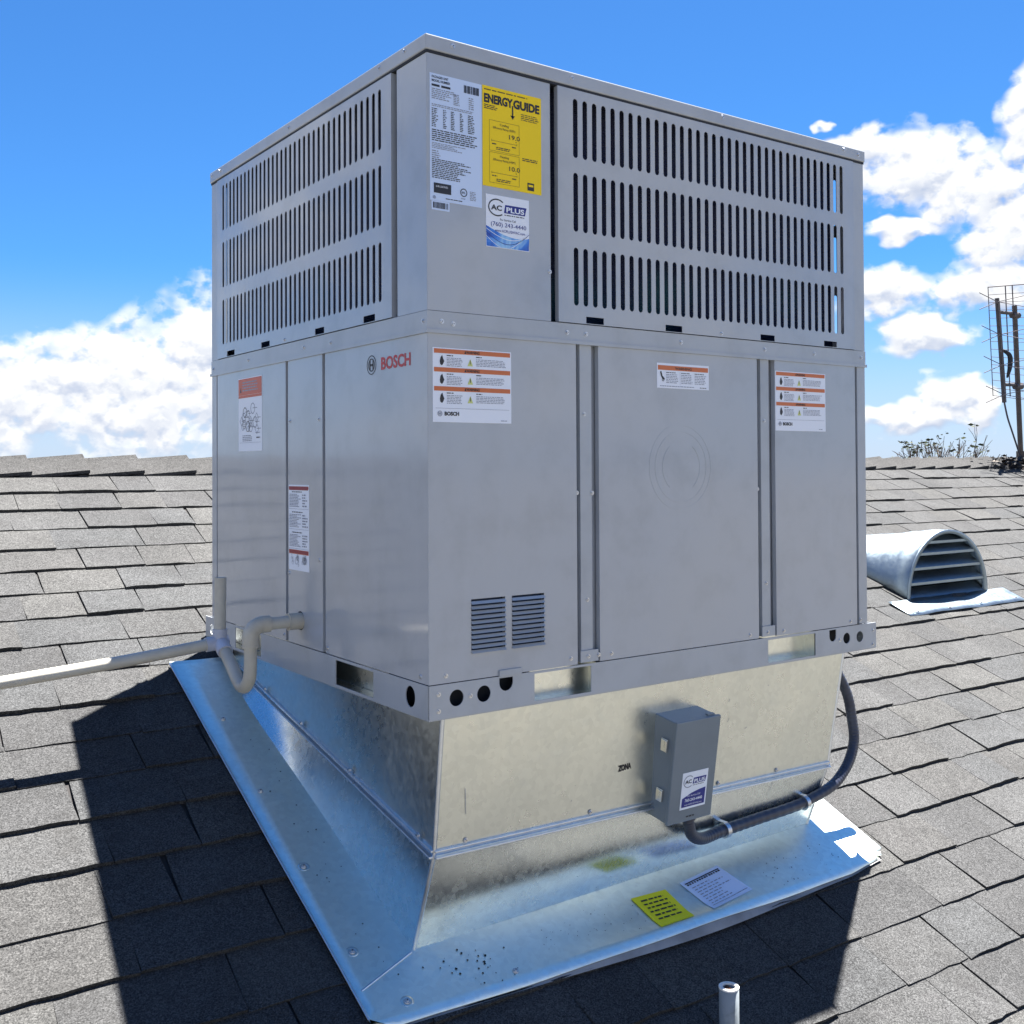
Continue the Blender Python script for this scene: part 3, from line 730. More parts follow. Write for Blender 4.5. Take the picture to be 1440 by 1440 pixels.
# installer sticker, drawn once and reused on the disconnect box
def ac_plus(M, u0, u1, v0, v1, parent, small, lab):
    pl = label_plate('installer_sticker', M, u0, u1, v0, v1, WHITE, lab, parent)
    mb = MB(); w_ = u1 - u0; h_ = v1 - v0
    X = lambda a: u0 + a * w_
    Y = lambda b: v0 + b * h_
    if not small:
        pts = [(X(a / 12), Y(.40 - .26 * math.sin(a / 12 * 1.9) + .10 * (a / 12))) for a in range(13)]
        mb.poly([(X(.01), Y(.01)), (X(.99), Y(.01))] + pts[::-1], .0009, M, 2)
        for q in range(3):
            pts2 = [(X(a / 14), Y(.34 - q * .07 - .24 * math.sin(a / 14 * (2.2 + .5 * q)) + .16 * (a / 14) ** 2)) for a in range(15)]
            for a, b in zip(pts2, pts2[1:]):
                mb.add([(a[0], max(a[1], Y(.02)), .0011), (b[0], max(b[1], Y(.02)), .0011), (b[0], max(b[1] + .0012, Y(.02)), .0011), (a[0], max(a[1] + .0012, Y(.02)), .0011)], [(0, 1, 2, 3)], M, 3 if q != 1 else 1)
    else:
        mb.poly([(X(.05), Y(.06)), (X(.95), Y(.06)), (X(.95), Y(.50)), (X(.70), Y(.475)), (X(.4), Y(.42)), (X(.05), Y(.30))], .0009, M, 1)
    ty = .715 if not small else .70
    text(mb, 'AC', X(.12), Y(ty), h_ * .135, M, mi=0, bold=.03, width=w_ * .25)
    mb.poly([(X(.41), Y(ty - .035)), (X(.90), Y(ty - .035)), (X(.94), Y(ty + .125)), (X(.44), Y(ty + .125))], .0010, M, 1)
    text(mb, 'PLUS', X(.455), Y(ty - .01), h_ * .135, M, h=.0013, mi=3, bold=.03, width=w_ * .42)
    cx, cy, ra, rb = X(.25), Y(ty + .05), w_ * .19, h_ * .155
    ell = [(cx + ra * math.cos(R(a)), cy + rb * math.sin(R(a))) for a in range(45, 320, 12)]
    for a, b in zip(ell, ell[1:]):
        dx, dy = b[0] - a[0], b[1] - a[1]; L_ = math.hypot(dx, dy); nx, ny = -dy / L_ * w_ * .012, dx / L_ * w_ * .012
        mb.add([(a[0] - nx, a[1] - ny, .0011), (b[0] - nx, b[1] - ny, .0011), (b[0] + nx, b[1] + ny, .0011), (a[0] + nx, a[1] + ny, .0011)], [(0, 1, 2, 3)], M, 0 if not small else 4)
    micro(mb, X(.42), X(.93), Y(ty - .09), Y(ty - .055), 1, M, 0, rng=rl, th=.45)
    if not small:
        text(mb, 'For Service Call', X(.5), Y(.525), h_ * .06, M, mi=0, align='CENTER', width=w_ * .36)
        text(mb, '(760) 243-4440', X(.10), Y(.41), h_ * .115, M, mi=1, width=w_ * .82)
        text(mb, 'www.ACPLUSHVAC.com', X(.20), Y(.305), h_ * .075, M, h=.0014, mi=1, width=w_ * .70)
    else:
        text(mb, 'For Service Call', X(.5), Y(.33), h_ * .07, M, mi=3, align='CENTER', width=w_ * .5)
        text(mb, '760-243-4440', X(.16), Y(.20), h_ * .11, M, mi=3, bold=.02, width=w_ * .68)
        text(mb, 'www.ACPLUSHVAC.com', X(.16), Y(.10), h_ * .06, M, mi=3, width=w_ * .68)
    mb.build('print', [INK, NAVY, BLUE, WHITE, INKG], pl)
ac_plus(FM, .1305, .2325, .8225, .9235, ac, False, 'white and blue installer sticker with phone number')
# orange banded warning labels
def warning(M, u0, u1, v0, v1, lab):
    pl = label_plate('warning_label', M, u0, u1, v0, v1, WHITE, lab)
    mb = MB(); w_ = u1 - u0; h_ = v1 - v0
    X = lambda a: u0 + a * w_
    Y = lambda b: v0 + b * h_
    for (b, wd) in ((.925, 'WARNING'), (.675, 'WARNING'), (.42, 'WARNING')):
        mb.rect(X(.015), X(.985), Y(b), Y(b + .06), .0010, M, 1)
        text(mb, wd, X(.5), Y(b + .012), h_ * .05, M, h=.0013, mi=0, align='CENTER', bold=.03, width=w_ * .17); mb.poly([(X(.39), Y(b + .01)), (X(.415), Y(b + .01)), (X(.4025), Y(b + .052))], .0013, M, 0)
        t_ = b - .045
        # dark figure pictogram
        mb.poly([(X(.085), Y(t_ - .06)), (X(.095), Y(t_ - .01)), (X(.115), Y(t_ + .02)), (X(.125), Y(t_ - .02)), (X(.14), Y(t_ - .06)), (X(.125), Y(t_ - .10)), (X(.11), Y(t_ - .12)), (X(.09), Y(t_ - .10))], .0011, M, 0)
        mb.poly([(X(.43), Y(t_ - .11)), (X(.50), Y(t_ - .11)), (X(.465), Y(t_ - .01))], .0010, M, 3)
        mb.rect(X(.46), X(.469), Y(t_ - .085), Y(t_ - .03), .0012, M, 0)
        micro(mb, X(.17), X(.26), Y(t_ + .005), Y(t_ + .03), 1, M, 0, rng=rl); micro(mb, X(.54), X(.62), Y(t_ + .005), Y(t_ + .03), 1, M, 0, rng=rl)
        micro(mb, X(.17), X(.37), Y(t_ - .13), Y(t_ - .005), 6, M, 2, rng=rl, th=.42); micro(mb, X(.54), X(.93), Y(t_ - .11), Y(t_ - .005), 5, M, 2, rng=rl, th=.42)
    mb.rect(X(.03), X(.97), Y(.185), Y(.189), .0010, M, 2)
    emblem(mb, X(.085), Y(.115), h_ * .038, M, 2, h=.0010)
    text(mb, 'BOSCH', X(.14), Y(.092), h_ * .068, M, mi=0, bold=.05, width=w_ * .18)
    micro(mb, X(.86), X(.95), Y(.025), Y(.045), 1, M, 2, rng=rl)
    mb.build('print', [INK, ORANGE, INKG, SIGNY], pl)
warning(FM, .0105, .1875, .4845, .6225, 'larger warning label with three orange bands near the corner')
warning(FM, .9495, 1.1325, .4835, .6245, 'warning label with three orange bands on the far right panel')
pl = label_plate('warning_label', FM, .5715, .7285, .5695, .6235, WHITE, 'wide short warning label with one orange band on the middle panel')
mb = MB(); mb.rect(.574, .726, .6085, .6185, .0010, FM, 1); text(mb, 'WARNING', .65, .6105, .0075, FM, .0013, 0, 'CENTER', .02, width=.05)
mb.poly([(.580, .604), (.584, .606), (.587, .596), (.594, .590), (.592, .586), (.586, .590), (.583, .595)], .0011, FM, 0); mb.ring((.589, .587), .002, .0032, .0001, FM, 14, 0, z=.0011)
for a in (.598, .643, .684): micro(mb, a, a + .030, .602, .605, 1, FM, 0, rng=rl); micro(mb, a, a + .036, .580, .601, 6, FM, 2, rng=rl, th=.42)
mb.rect(.6395, .640, .577, .606, .001, FM, 2); micro(mb, .700, .722, .572, .575, 1, FM, 0, rng=rl); micro(mb, .58, .69, .5725, .5755, 1, FM, 2, rng=rl)
mb.build('print', [INK, ORANGE, INKG], pl)
# left face: label with diagram, narrow label, brand mark
pl = label_plate('instruction_label', LM, -.933, -.780, .444, .628, WHITE, 'tall label with orange header and grey diagram')
mb = MB(); mb.rect(-.932, -.781, .585, .626, .0010, LM, 1); mb.rect(-.932, -.781, .578, .5845, .0010, LM, 1)
micro(mb, -.905, -.80, .593, .620, 4, LM, 2, rng=rl); mb.poly([(-.922, .592), (-.911, .592), (-.9165, .606)], .0012, LM, 0)
for q in range(15):
    a = rl.uniform(-.925, -.81); b = rl.uniform(.495, .560); s_ = rl.uniform(.006, .016)
    mb.ring((a, b), s_ * .85, s_, .0001, LM, rl.choice((4, 6, 10)), 0 if rl.random() < .2 else 2, z=.0010); mb.rect(a, a + s_ * 2, b, b + .0015, .0011, LM, 2)
micro(mb, -.905, -.84, .468, .485, 4, LM, 2, rng=rl); micro(mb, -.815, -.787, .474, .480, 1, LM, 0, rng=rl); micro(mb, -.82, -.787, .487, .491, 1, LM, 2, rng=rl)
mb.rect(-.925, -.787, .465, .4656, .001, LM, 2); mb.build('print', [INK, REDO, INKG], pl)
pl = label_plate('instruction_label', LM, -.622, -.512, .169, .363, WHITE, 'narrow tall label with dark red bands')
mb = MB(); mb.rect(-.620, -.514, .353, .3595, .0010, LM, 1); mb.rect(-.618, -.516, .351, .3592, .0012, LM, 3); mb.rect(-.620, -.514, .206, .2155, .0010, LM, 1); mb.rect(-.618, -.516, .2075, .2145, .0012, LM, 3)
for (a, b) in ((.312, .346), (.266, .300), (.222, .254)):
    micro(mb, -.603, -.545, b - .001, b + .003, 1, LM, 0, rng=rl); micro(mb, -.617, -.552, a, b - .003, 9, LM, 2, rng=rl, fill=.6); micro(mb, -.547, -.517, a, b - .003, 5, LM, 2, rng=rl, fill=.5)
    mb.rect(-.620, -.514, a - .004, a - .0034, .001, LM, 2)
for q in range(12):
    a = rl.uniform(-.612, -.53); b = rl.uniform(.178, .20); s_ = rl.uniform(.003, .009); mb.ring((a, b), s_ * .85, s_, .0001, LM, 6, 2, z=.001); mb.rect(a, a + .0012, b, b + .012, .0011, LM, 2)
mb.build('print', [INK, REDO, INKG, DRED], pl)
mb = MB(); emblem(mb, -.217, .606, .0195, LM, 0, h=.0004, th=.10); mb.build('brand_emblem', INK, ac)
mb = MB(); text(mb, 'BOSCH', -.1785, .594, .0335, LM, h=.0006, mi=0, bold=.028, width=.1155)
mb.build('brand_lettering', RED, ac, label='red brand lettering on the left face')

# ------------------------------------------------------------------ galvanized curb adapter with flashing
curb = root('metal_roof_curb', (.6, .5, -.40), 'shiny galvanized sheet metal curb with wide flashing under the air conditioner', 'roof curb')
def roofz(x, y, h=0):
    # height of the roof plane (+h along its normal) above world x, y
    n_ = (RM.to_3x3() @ Vector((0, 0, 1))); o_ = roof_pt(0, 0, h)
    return o_.z - (n_.x * (x - o_.x) + n_.y * (y - o_.y)) / n_.z
TOPZ = -.0645
ring0 = [(.033, .008, TOPZ), (1.206, .008, TOPZ), (1.206, 1.06, TOPZ), (.033, 1.06, TOPZ)]
ring1 = [(.027, .030, -.320), (1.169, .030, -.341), (1.180, 1.04, -.124), (.030, 1.04, -.113)]
FLH = .012
ring2 = [(.006, .070, roofz(.006, .070, FLH)), (1.138, .070, roofz(1.138, .070, FLH)), (1.125, 1.00, roofz(1.125, 1.0, FLH)), (-.018, 1.00, roofz(-.018, 1.0, FLH))]
def ringfaces(name, A, B, nu, nv, bulge, m_, seed):
    rr = random.Random(seed); mb = MB()
    for i in range(4):
        a0, a1, b0, b1 = [Vector(p) for p in (A[i], A[(i + 1) % 4], B[i], B[(i + 1) % 4])]
        nrm = ((a1 - a0).cross(b0 - a0)).normalized() * -1
        vs = []; fs = []
        ph = rr.uniform(0, 6)
        for v in range(nv + 1):
            for u in range(nu + 1):
                p = a0.lerp(a1, u / nu).lerp(b0.lerp(b1, u / nu), v / nv)
                k_ = math.sin(math.pi * u / nu) ** .35 * math.sin(math.pi * (v / nv) ** 1.2) if i == 0 and bulge else math.sin(math.pi * u / nu) * math.sin(math.pi * v / nv)
                p += nrm * (bulge if i == 0 else -.003) * k_ * (1 + .12 * math.sin(3.1 * u / nu * 2 + ph))
                vs.append(p)
        for v in range(nv):
            for u in range(nu):
                q = v * (nu + 1) + u; fs.append((q, q + nu + 1, q + nu + 2, q + 1))
        mb.add(vs, fs, None, 0, True)
    return mb.build(name, m_, curb)
ringfaces('curb_wall', ring0, ring1, 20, 8, 0, GALV, 1)
ringfaces('curb_skirt', ring1, ring2, 28, 16, .012, GALV_SKIRT, 2)
mb = MB(); mb.add([(x, y, z - .003) for (x, y, z) in ring0], [(0, 1, 2, 3)]); mb.build('curb_top', GALV_EDGE, curb)
# seam trim: two thin ledges along the joint
mb = MB()
def ledge(mb, a, b, out, w0, w1, t):
    a = Vector(a); b = Vector(b); o = Vector(out)
    up = Vector((0, 0, 1))
    P = [a - o * w0 - up * t, b - o * w0 - up * t, b + o * w1 - up * t, a + o * w1 - up * t, a - o * w0 + up * t, b - o * w0 + up * t, b + o * w1 + up * t, a + o * w1 + up * t]
    mb.add(P, [(0, 1, 2, 3), (4, 7, 6, 5), (0, 4, 5, 1), (1, 5, 6, 2), (2, 6, 7, 3), (3, 7, 4, 0)])
for dz, pr_ in ((.007, .006), (-.004, .010)):
    A = [(x, y, z + dz) for (x, y, z) in ring1]
    ledge(mb, A[0], A[1], (0, -1, 0), .01, pr_, .0022); ledge(mb, A[3], A[0], (-1, 0, 0), .01, pr_, .0022); ledge(mb, A[1], A[2], (1, 0, 0), .01, pr_, .0022)
mb.build('seam_trim', GALV_EDGE, curb, bevel=.0012)
# corner seams
mb = MB()
for (a, b) in ((ring0[0], ring1[0]), (ring1[0], ring2[0]), (ring0[1], ring1[1]), (ring1[1], ring2[1])):
    a = Vector(a); b = Vector(b); cx_ = Vector((.002 if a.x < .5 else -.002, .002, 0)); mb.tube([a + cx_, b + cx_], .0045, 12)
mb.build('corner_seam', GALV_EDGE, curb)
# flashing sheet on the roof
nU, nV = 60, 56
def flash_h(u, s):
    h = .0125
    fe = max(0, 1 - (s + .085) / .05)                       # front edge lifts and waves
    h += .010 * fe * math.exp(-((u - .12) / .28) ** 2) + .003 * fe * math.sin(u * 9) ** 2
    le = max(0, 1 - (u + .655) / .05)
    h += .0025 * le * (0.5 + 0.5 * math.sin(s * 7 + 1)) + .0012 * math.sin(u * 7 + s * 4) * math.sin(s * 9)
    return h
mb = MB(); vs = []; idx = {}; fs = []
for j in range(nV + 1):
    for i in range(nU + 1):
        u = -.640 + 1.402 * i / nU; s = -.075 + 1.205 * j / nV
        if j == 0: s += -.012 * math.sin(math.pi * min(1, max(0, (u + .64) / 1.3))) + .02 * max(0, (u - .6) / .16) + (.028 if i == 0 else .01 if i == 1 else 0)
        if i == 0: u += -.026 * j / nV
        if i == nU: u += 0.01 * s
        if j <= 2 and i >= nU - 2 and (i - (nU - 2)) + (2 - j) >= 3: u -= .018 * ((i - nU + 2) / 2); s += .012
        idx[(i, j)] = len(vs); vs.append((u, s, flash_h(u, s)))
for j in range(nV):
    for i in range(nU):
        u, s, _ = vs[idx[(i, j)]]
        P = roof_pt(u + .0117, s + .0107)
        if .06 < P.x < 1.08 and .11 < P.y < .96: continue
        if u > .66 and s > .19: continue
        fs.append((idx[(i, j)], idx[(i + 1, j)], idx[(i + 1, j + 1)], idx[(i, j + 1)]))
mb.add(vs, fs, RM, 0, True)
fl = mb.build('flashing', GALV_FLASH, curb)
so_ = fl.modifiers.new('solid', 'SOLIDIFY'); so_.thickness = .0012; so_.offset = -1
# turned-down hem and drip strip below the front and left edges
mb = MB()
us = [-.635 + 1.36 * k / 40 for k in range(41)]
vs = []; fs = []
for k, u in enumerate(us):
    s = -.075 - .012 * math.sin(math.pi * min(1, max(0, (u + .64) / 1.3))) + .02 * max(0, (u - .6) / .16); lift = math.exp(-((u - .12) / .30) ** 2)
    if u < -.62: s += .02
    h = flash_h(u, s)
    vs += [(u, s + .003, h - .0022), (u, s - .001 - .003 * lift, h - .0035), (u, s - .004 - .013 * lift, .0118 + .001 * lift)]
for k in range(40):
    for q in range(2): fs.append((3 * k + q, 3 * k + q + 1, 3 * k + q + 4, 3 * k + q + 3))
mb.add(vs, fs, RM, 0, True); mb.build('drip_edge', DULL, curb)
mb = MB(); mb.tube([RM @ Vector((-.6415 - .026 * k / 20, -.05 + 1.17 * k / 20, flash_h(-.64, -.05 + 1.17 * k / 20) + .0012)) for k in range(21)], .0022, 6); mb.build('hem', GALV_EDGE, curb)
# raised joint where left flashing laps front flashing
mb = MB(); mb.tube([RM @ Vector((-.628 + .125 * k / 6, .012 + .05 * k / 6, flash_h(-.6, .02) + .0008)) for k in range(7)], .0022, 6); mb.build('lap_joint', GALV_EDGE, curb)
# fasteners on the flashing and seam
def rscrew(u, s, sc=1.5): screw(curb, RM, u, s, flash_h(u, s) + .0005, sc)
for (u, s) in ((-.56, -.035), (-.335, -.045), (-.607, .10), (-.61, .335), (-.615, .58), (-.61, .86)): rscrew(u, s, 1.2)
for (u, s) in ((-.56, -.035), (-.607, .10), (-.61, .335)):   # hammered dimples round the nails
    mb = MB(); mb.ring((u, s), .006, .012, .0014, RM, 18, z=flash_h(u, s) - .0009); mb.build('fastener_dimple', GALV, curb, smooth=True)
for y in (.10, .38, .62, .83):
    p = Vector(ring1[0]).lerp(Vector(ring1[3]), (y - .05) / .99); screw(curb, frame(p.x - .004, p.y, p.z + .014, (0, -1, 0), (0, 0, 1)), 0, 0, 0, 1.2)
for x in (.11, .42, .80, 1.0):
    p = Vector(ring1[0]).lerp(Vector(ring1[1]), (x - .04) / 1.157); screw(curb, frame(p.x, p.y - .003, p.z + .016, (1, 0, 0), (0, 0, 1)), 0, 0, 0, 1.0)
# tar and dirt spatter on the flashing
rr = random.Random(31); mb = MB()
def spot(u, s, r):
    n_ = rr.choice((5, 6, 7)); a0 = rr.uniform(0, 6); h_ = flash_h(u, s) + .0012
    mb.poly([(u + r * rr.uniform(.6, 1.2) * math.cos(a0 + 6.283 * k / n_), s + r * rr.uniform(.6, 1.2) * math.sin(a0 + 6.283 * k / n_)) for k in range(n_)], h_, RM)
for k in range(34): spot(rr.gauss(-.40, .035), rr.gauss(-.005, .022), rr.uniform(.0008, .0030))
for k in range(60): spot(rr.uniform(-.25, .1), rr.gauss(-.005, .022), rr.uniform(.0005, .0012))
for k in range(40): spot(rr.uniform(.35, .62), rr.uniform(-.05, .045), rr.uniform(.0006, .0020))
for k in range(26): spot(rr.gauss(-.565, .02), rr.uniform(.02, .8), rr.uniform(.0007, .0022))
mb.build('dirt_spatter', DIRT, curb, kind='stuff')
# stickers lying on the flashing
def quad_sticker(name, pts, m_, lab):
    P = [Vector(p) for p in pts]; L = [RM.inverted() @ p for p in P]
    mb = MB(); G = 10
    mb.add([quad_map(L, i / G, j / G, .0016) for j in range(G + 1) for i in range(G + 1)], [(j * (G + 1) + i, j * (G + 1) + i + 1, (j + 1) * (G + 1) + i + 1, (j + 1) * (G + 1) + i) for j in range(G) for i in range(G)], RM, 0, True)
    return mb.build(name, m_, curb, label=lab), L
def quad_map(L, a, b, h):
    q = (L[0] * (1 - a) + L[1] * a) * (1 - b) + (L[3] * (1 - a) + L[2] * a) * b
    return (q.x, q.y, flash_h(q.x, q.y) + h)
def quad_bar(mb, L, a0, a1, b0, b1, mi=0, h=.0024):
    mb.add([quad_map(L, a, b, h) for a, b in ((a0, b0), (a1, b0), (a1, b1), (a0, b1))], [(0, 1, 2, 3)], RM, mi)
# yellow: corners left-back, right-back, right-front, left-front
st, L = quad_sticker('notice_sticker', [(.518, -.057, -.55), (.611, -.059, -.55), (.605, .023, -.52), (.510, .029, -.52)], YELLOW2, 'bright yellow notice sticker lying on the flashing')
mb = MB()
for k in range(6):
    b = .84 - k * .12; a = .12 + rl.uniform(0, .05)
    end = rl.uniform(.78, .92)
    while a < end:
        wl = rl.uniform(.07, .18); quad_bar(mb, L, a, min(end, a + wl), b - .022, b + .022); a += wl + .035
mb.build('print', [INK], st)
st, L = quad_sticker('maker_sticker', [(.650, .027, -.52), (.669, -.059, -.55), (.808, -.041, -.55), (.780, .038, -.51)], LAVW, 'white maker sticker with a dark printed line lying on the flashing')
mb = MB()
for k in range(8): quad_bar(mb, L, .085, .115, .06 + k * .11, .17 + k * .11)

for k in range(14): quad_bar(mb, L, .13, .175, .07 + k * .062, .07 + k * .062 + rl.uniform(.03, .048))
for r_ in range(8):
    a = .27 + r_ * .08; b = .10; end = rl.uniform(.5, .9)
    while b < end:
        wl = rl.uniform(.04, .12); quad_bar(mb, L, a - .012, a + .012, b, min(end, b + wl), 1); b += wl + .03
for k in range(6): quad_bar(mb, L, .90, .91, .06 + k * .15, .2 + k * .15)
mb.build('print', [INK, INKG], st)
# stencilled word and scuffs on the curb wall
def wallM(x, v):   # v 0..1 down the front wall
    a = Vector((x, .008, TOPZ)).lerp(Vector((x, .030, -.331)), v)
    dn = (Vector((x, .008, TOPZ)) - Vector((x, .030, -.331))).normalized()
    return frame(a.x, a.y, a.z, (1, 0, 0), dn)
mb = MB(); text(mb, 'ZONA', 0, 0, .017, wallM(.475, .655) @ Matrix.Rotation(R(3), 4, 'Z'), h=.0008, bold=.05, width=.036)
mb.build('stencil', INK, curb)
mb = MB()
for (x, v, l, a) in ((.092, .62, .05, -1.5), (.80, .25, .007, 1.2), (.80, .42, .010, 1.0), (.86, .52, .008, .4), (.96, 1.10, .02, 1.1), (.93, .18, .005, 0), (1.05, .3, .004, 2), (.35, .8, .004, 1), (.87, 1.04, .012, .2)):
    M = wallM(x, v) @ Matrix.Rotation(a, 4, 'Z'); mb.rect(-l / 2, l / 2, -.0005, .0005, .0008, M)
mb.build('scuff_marks', INKG, curb)

# ------------------------------------------------------------------ electrical disconnect box, conduit
tilt = math.atan2(.042, .2755)
bx = root('disconnect_box', (.637, .016, -.235), 'small gray electrical disconnect box mounted on the front of the metal curb', 'electrical box')
BXM = frame(.573, .0165, -.129, (1, 0, 0), (0, -math.sin(tilt), math.cos(tilt)))   # u right, v up, h outwards
mb = MB(); mb.box(0, .127, -.222, 0, .001, .064, BXM); mb.build('body', BOXPAINT, bx, bevel=.0022)
mb = MB(); mb.box(-.0022, .1292, -.2245, .0025, .0640, .0725, BXM); mb.build('cover', BOXPAINT, bx, bevel=.0022)
mb = MB(); mb.box(.095, .115, .0025, .006, .058, .066, BXM); mb.build('cover_tab', BOXPAINT, bx)
mb = MB(); mb.box(.01, .117, -.228, .006, -.004, .001, BXM); mb.build('back_plate', DARK, bx)
for v in (-.055, -.165):
    mb = MB(); mb.box(-.0058, -.0005, v - .014, v + .014, .034, .052, BXM); mb.box(-.0085, -.0058, v - .012, v + .012, .047, .0535, BXM)
    mb.box(-.0085, -.0055, v - .004, v + .013, .036, .047, BXM)
    mb.build('latch', BRASS, bx, bevel=.0008)
BXF = BXM @ Matrix.Translation((0, 0, .0725))
ac_plus(BXF, .030, .106, -.195, -.113, bx, True, 'white sticker with blue base on the cover')
mb = MB(); micro(mb, .052, .078, -.216, -.210, 1, BXF, 0, h=.0006, rng=rl); mb.build('marking', INK, bx)

def smooth_path(pts, n=10):
    P = [Vector(p) for p in pts]; out_ = []
    for i in range(len(P) - 1):
        p0 = P[max(0, i - 1)]; p1 = P[i]; p2 = P[i + 1]; p3 = P[min(len(P) - 1, i + 2)]
        for k in range(n):
            t = k / n
            out_.append(.5 * ((2 * p1) + (-p0 + p2) * t + (2 * p0 - 5 * p1 + 4 * p2 - p3) * t * t + (-p0 + 3 * p1 - 3 * p2 + p3) * t ** 3))
    out_.append(P[-1]); return out_
cd = root('flexible_conduit', (.9, .0, -.42), 'dark flexible electrical conduit looping from the gray box up behind the curb', 'conduit')
cpts = [(.652, .0, -.352), (.654, -.002, -.375), (.668, .002, -.405), (.71, .012, -.424), (.778, .020, -.424), (.90, .025, -.422), (1.065, .030, -.418), (1.18, .034, -.400), (1.235, .038, -.375), (1.273, .043, -.343), (1.298, .050, -.30), (1.303, .060, -.25), (1.298, .07, -.19), (1.275, .085, -.13), (1.245, .10, -.08), (1.235, .105, -.05)]
path = smooth_path(cpts, 26)
rad = [.0130 + .0004 * math.sin(i * 1.45) for i in range(len(path))]
mb = MB(); mb.tube(path, rad, 16); mb.build('hose', CONDUIT, cd)
mb = MB(); mb.tube([(.652, .0, -.345), (.652, -.0, -.366)], .0185, 12); mb.tube([(.652, .0, -.352), (.652, -.0, -.358)], .0215, 6); mb.build('connector', CONDUIT, cd)
for i_ in (5, 6):
    p = Vector(cpts[i_ if i_ == 6 else 4]) + Vector((.012, 0, 0)); t_ = (Vector(cpts[i_ + 1 if i_ == 6 else 5]) - Vector(cpts[i_ - 1 if i_ == 6 else 4])).normalized()
    mb = MB(); mb.tube([p - t_ * .006, p + t_ * .006], .0172, 16); mb.box(p.x - .006, p.x + .006, p.y - .003, .040, p.z + .0165, p.z + .0185); mb.build('strap', ZINC, cd)

# ------------------------------------------------------------------ condensate drain
dr = root('condensate_drain_pipe', (-.12, .66, -.05), 'cream plastic drain pipe with trap and vent stub running left across the roof', 'pipe')
mb = MB(); mb.tube([(.004, .5575, .057), (-.100, .5575, .057)], .0135, 18); mb.build('pipe', PVC, dr)
mb = MB(); mb.tube([(.003, .5575, .057), (-.030, .5575, .057)], .0185, 18); mb.tube([(-.030, .5575, .057), (-.0315, .5575, .057)], .0195, 18); mb.build('coupling', PVC_FIT, dr)
mb = MB(); mb.tube([(.0005, .5575, .057), (.003, .5575, .057)], .0212, 18); mb.build('grommet', DARK, dr)
c_ = Vector((-.092, .5575, .030))
el_ = [(-.075, .5575, .057), (-.088, .5575, .057)] + [(-.092 - .027 * math.sin(a), .5575, .030 + .027 * math.cos(a)) for a in [R(x) for x in range(0, 91, 15)]] + [(-.119, .5575, .012)]
mb = MB(); mb.tube(el_, [.0185, .0185] + [.0182] * 7 + [.0185], 18); mb.tube([(-.119, .5575, .014), (-.119, .5575, .009)], .0195, 18); mb.build('elbow', PVC_FIT, dr)
trap = smooth_path([(-.119, .5575, .012), (-.119, .5575, -.028), (-.119, .563, -.058), (-.1185, .585, -.080), (-.118, .612, -.084), (-.1175, .640, -.072), (-.117, .675, -.048), (-.1165, .720, -.020), (-.116, .742, -.008)], 8)
mb = MB(); mb.tube(trap, .0142, 18); mb.build('trap', PVC, dr)
mb = MB(); mb.tube([(-.116, .752, -.022), (-.116, .752, .026)], .0168, 18); mb.tube([(-.098, .752, -.004), (-.150, .752, -.008)], .0168, 18); mb.tube([(-.1165, .715, -.023), (-.116, .750, -.005)], .0178, 18)
mb.build('tee', PRIMER, dr)
mb = MB(); mb.tube([(-.116, .752, .020), (-.1145, .752, .146)], .0134, 18, cap=False); mb.tube([(-.1145, .752, .1455), (-.1145, .752, .1456)], .0134, 18); mb.build('vent_stub', PVC, dr)
run = smooth_path([(-.150, .752, -.008), (-.345, .7515, -.026), (-.586, .751, -.043), (-1.0, .751, -.070), (-1.8, .75, -.12), (-3.4, .75, -.20)], 6)
mb = MB(); mb.tube(run, .0136, 18); mb.build('pipe', PVC, dr)
mb = MB(); mb.tube([(-1.42, .7505, -.096), (-1.50, .7502, -.101)], .0175, 18); mb.build('coupling', PVC_FIT, dr)
for x_ in (-1.0, -2.4):
    mb = MB(); mb.box(x_ - .03, x_ + .03, .70, .80, roofz(x_, .8, -.04), {-1.0: -.085, -2.4: -.168}[x_]); mb.build('support_block', BARK, dr)

# ------------------------------------------------------------------ stub pipe at the bottom of the frame
sp_ = root('stub_vent_pipe', (.42, -.337, roofz(.42, -.337)), 'short weathered metal stub pipe with rusty open end rising from the shaded shingles', 'pipe')
px_, py_, pz_ = .4559, -.3022, -.555
mb = MB(); lean = Vector((.004, 0, 0)); rb_ = roofz(px_, py_) - .03
n = 20; ro_, ri_ = .0184, .0120; vs = []
for (z, r_) in ((rb_, ro_), (pz_, ro_), (pz_ + .0006, ro_ - .001), (pz_ + .0006, ri_), (pz_ - .04, ri_)):
    for k in range(n): vs.append((px_ + r_ * math.cos(2 * math.pi * k / n), py_ + r_ * math.sin(2 * math.pi * k / n), z))
fs = [(j * n + k, j * n + (k + 1) % n, (j + 1) * n + (k + 1) % n, (j + 1) * n + k) for j in range(4) for k in range(n)]
mb.add(vs, fs, None, 0, True); mb.build('pipe', STEELPIPE, sp_)
mb = MB(); mb.ring((0, 0), ri_ - .0003, ro_ + .0003, .003, Matrix.Translation((px_, py_, pz_ - .0015)), 24); mb.build('rim', RIMM, sp_)
mb = MB()
rr = random.Random(5)
for k in range(16):
    a = rr.uniform(0, 6.28); r0 = rr.uniform(0, .007); s_ = rr.uniform(.003, .006); zc = pz_ - .006 + rr.uniform(-.004, .003)
    mb.disc((px_ + r0 * math.cos(a), py_ + r0 * math.sin(a), zc), s_, .003, None, 6, r2=s_ * .5)
mb.disc((px_, py_, pz_ - .012), .0117, .001, None, 16); mb.build('debris_plug', RUST, sp_)

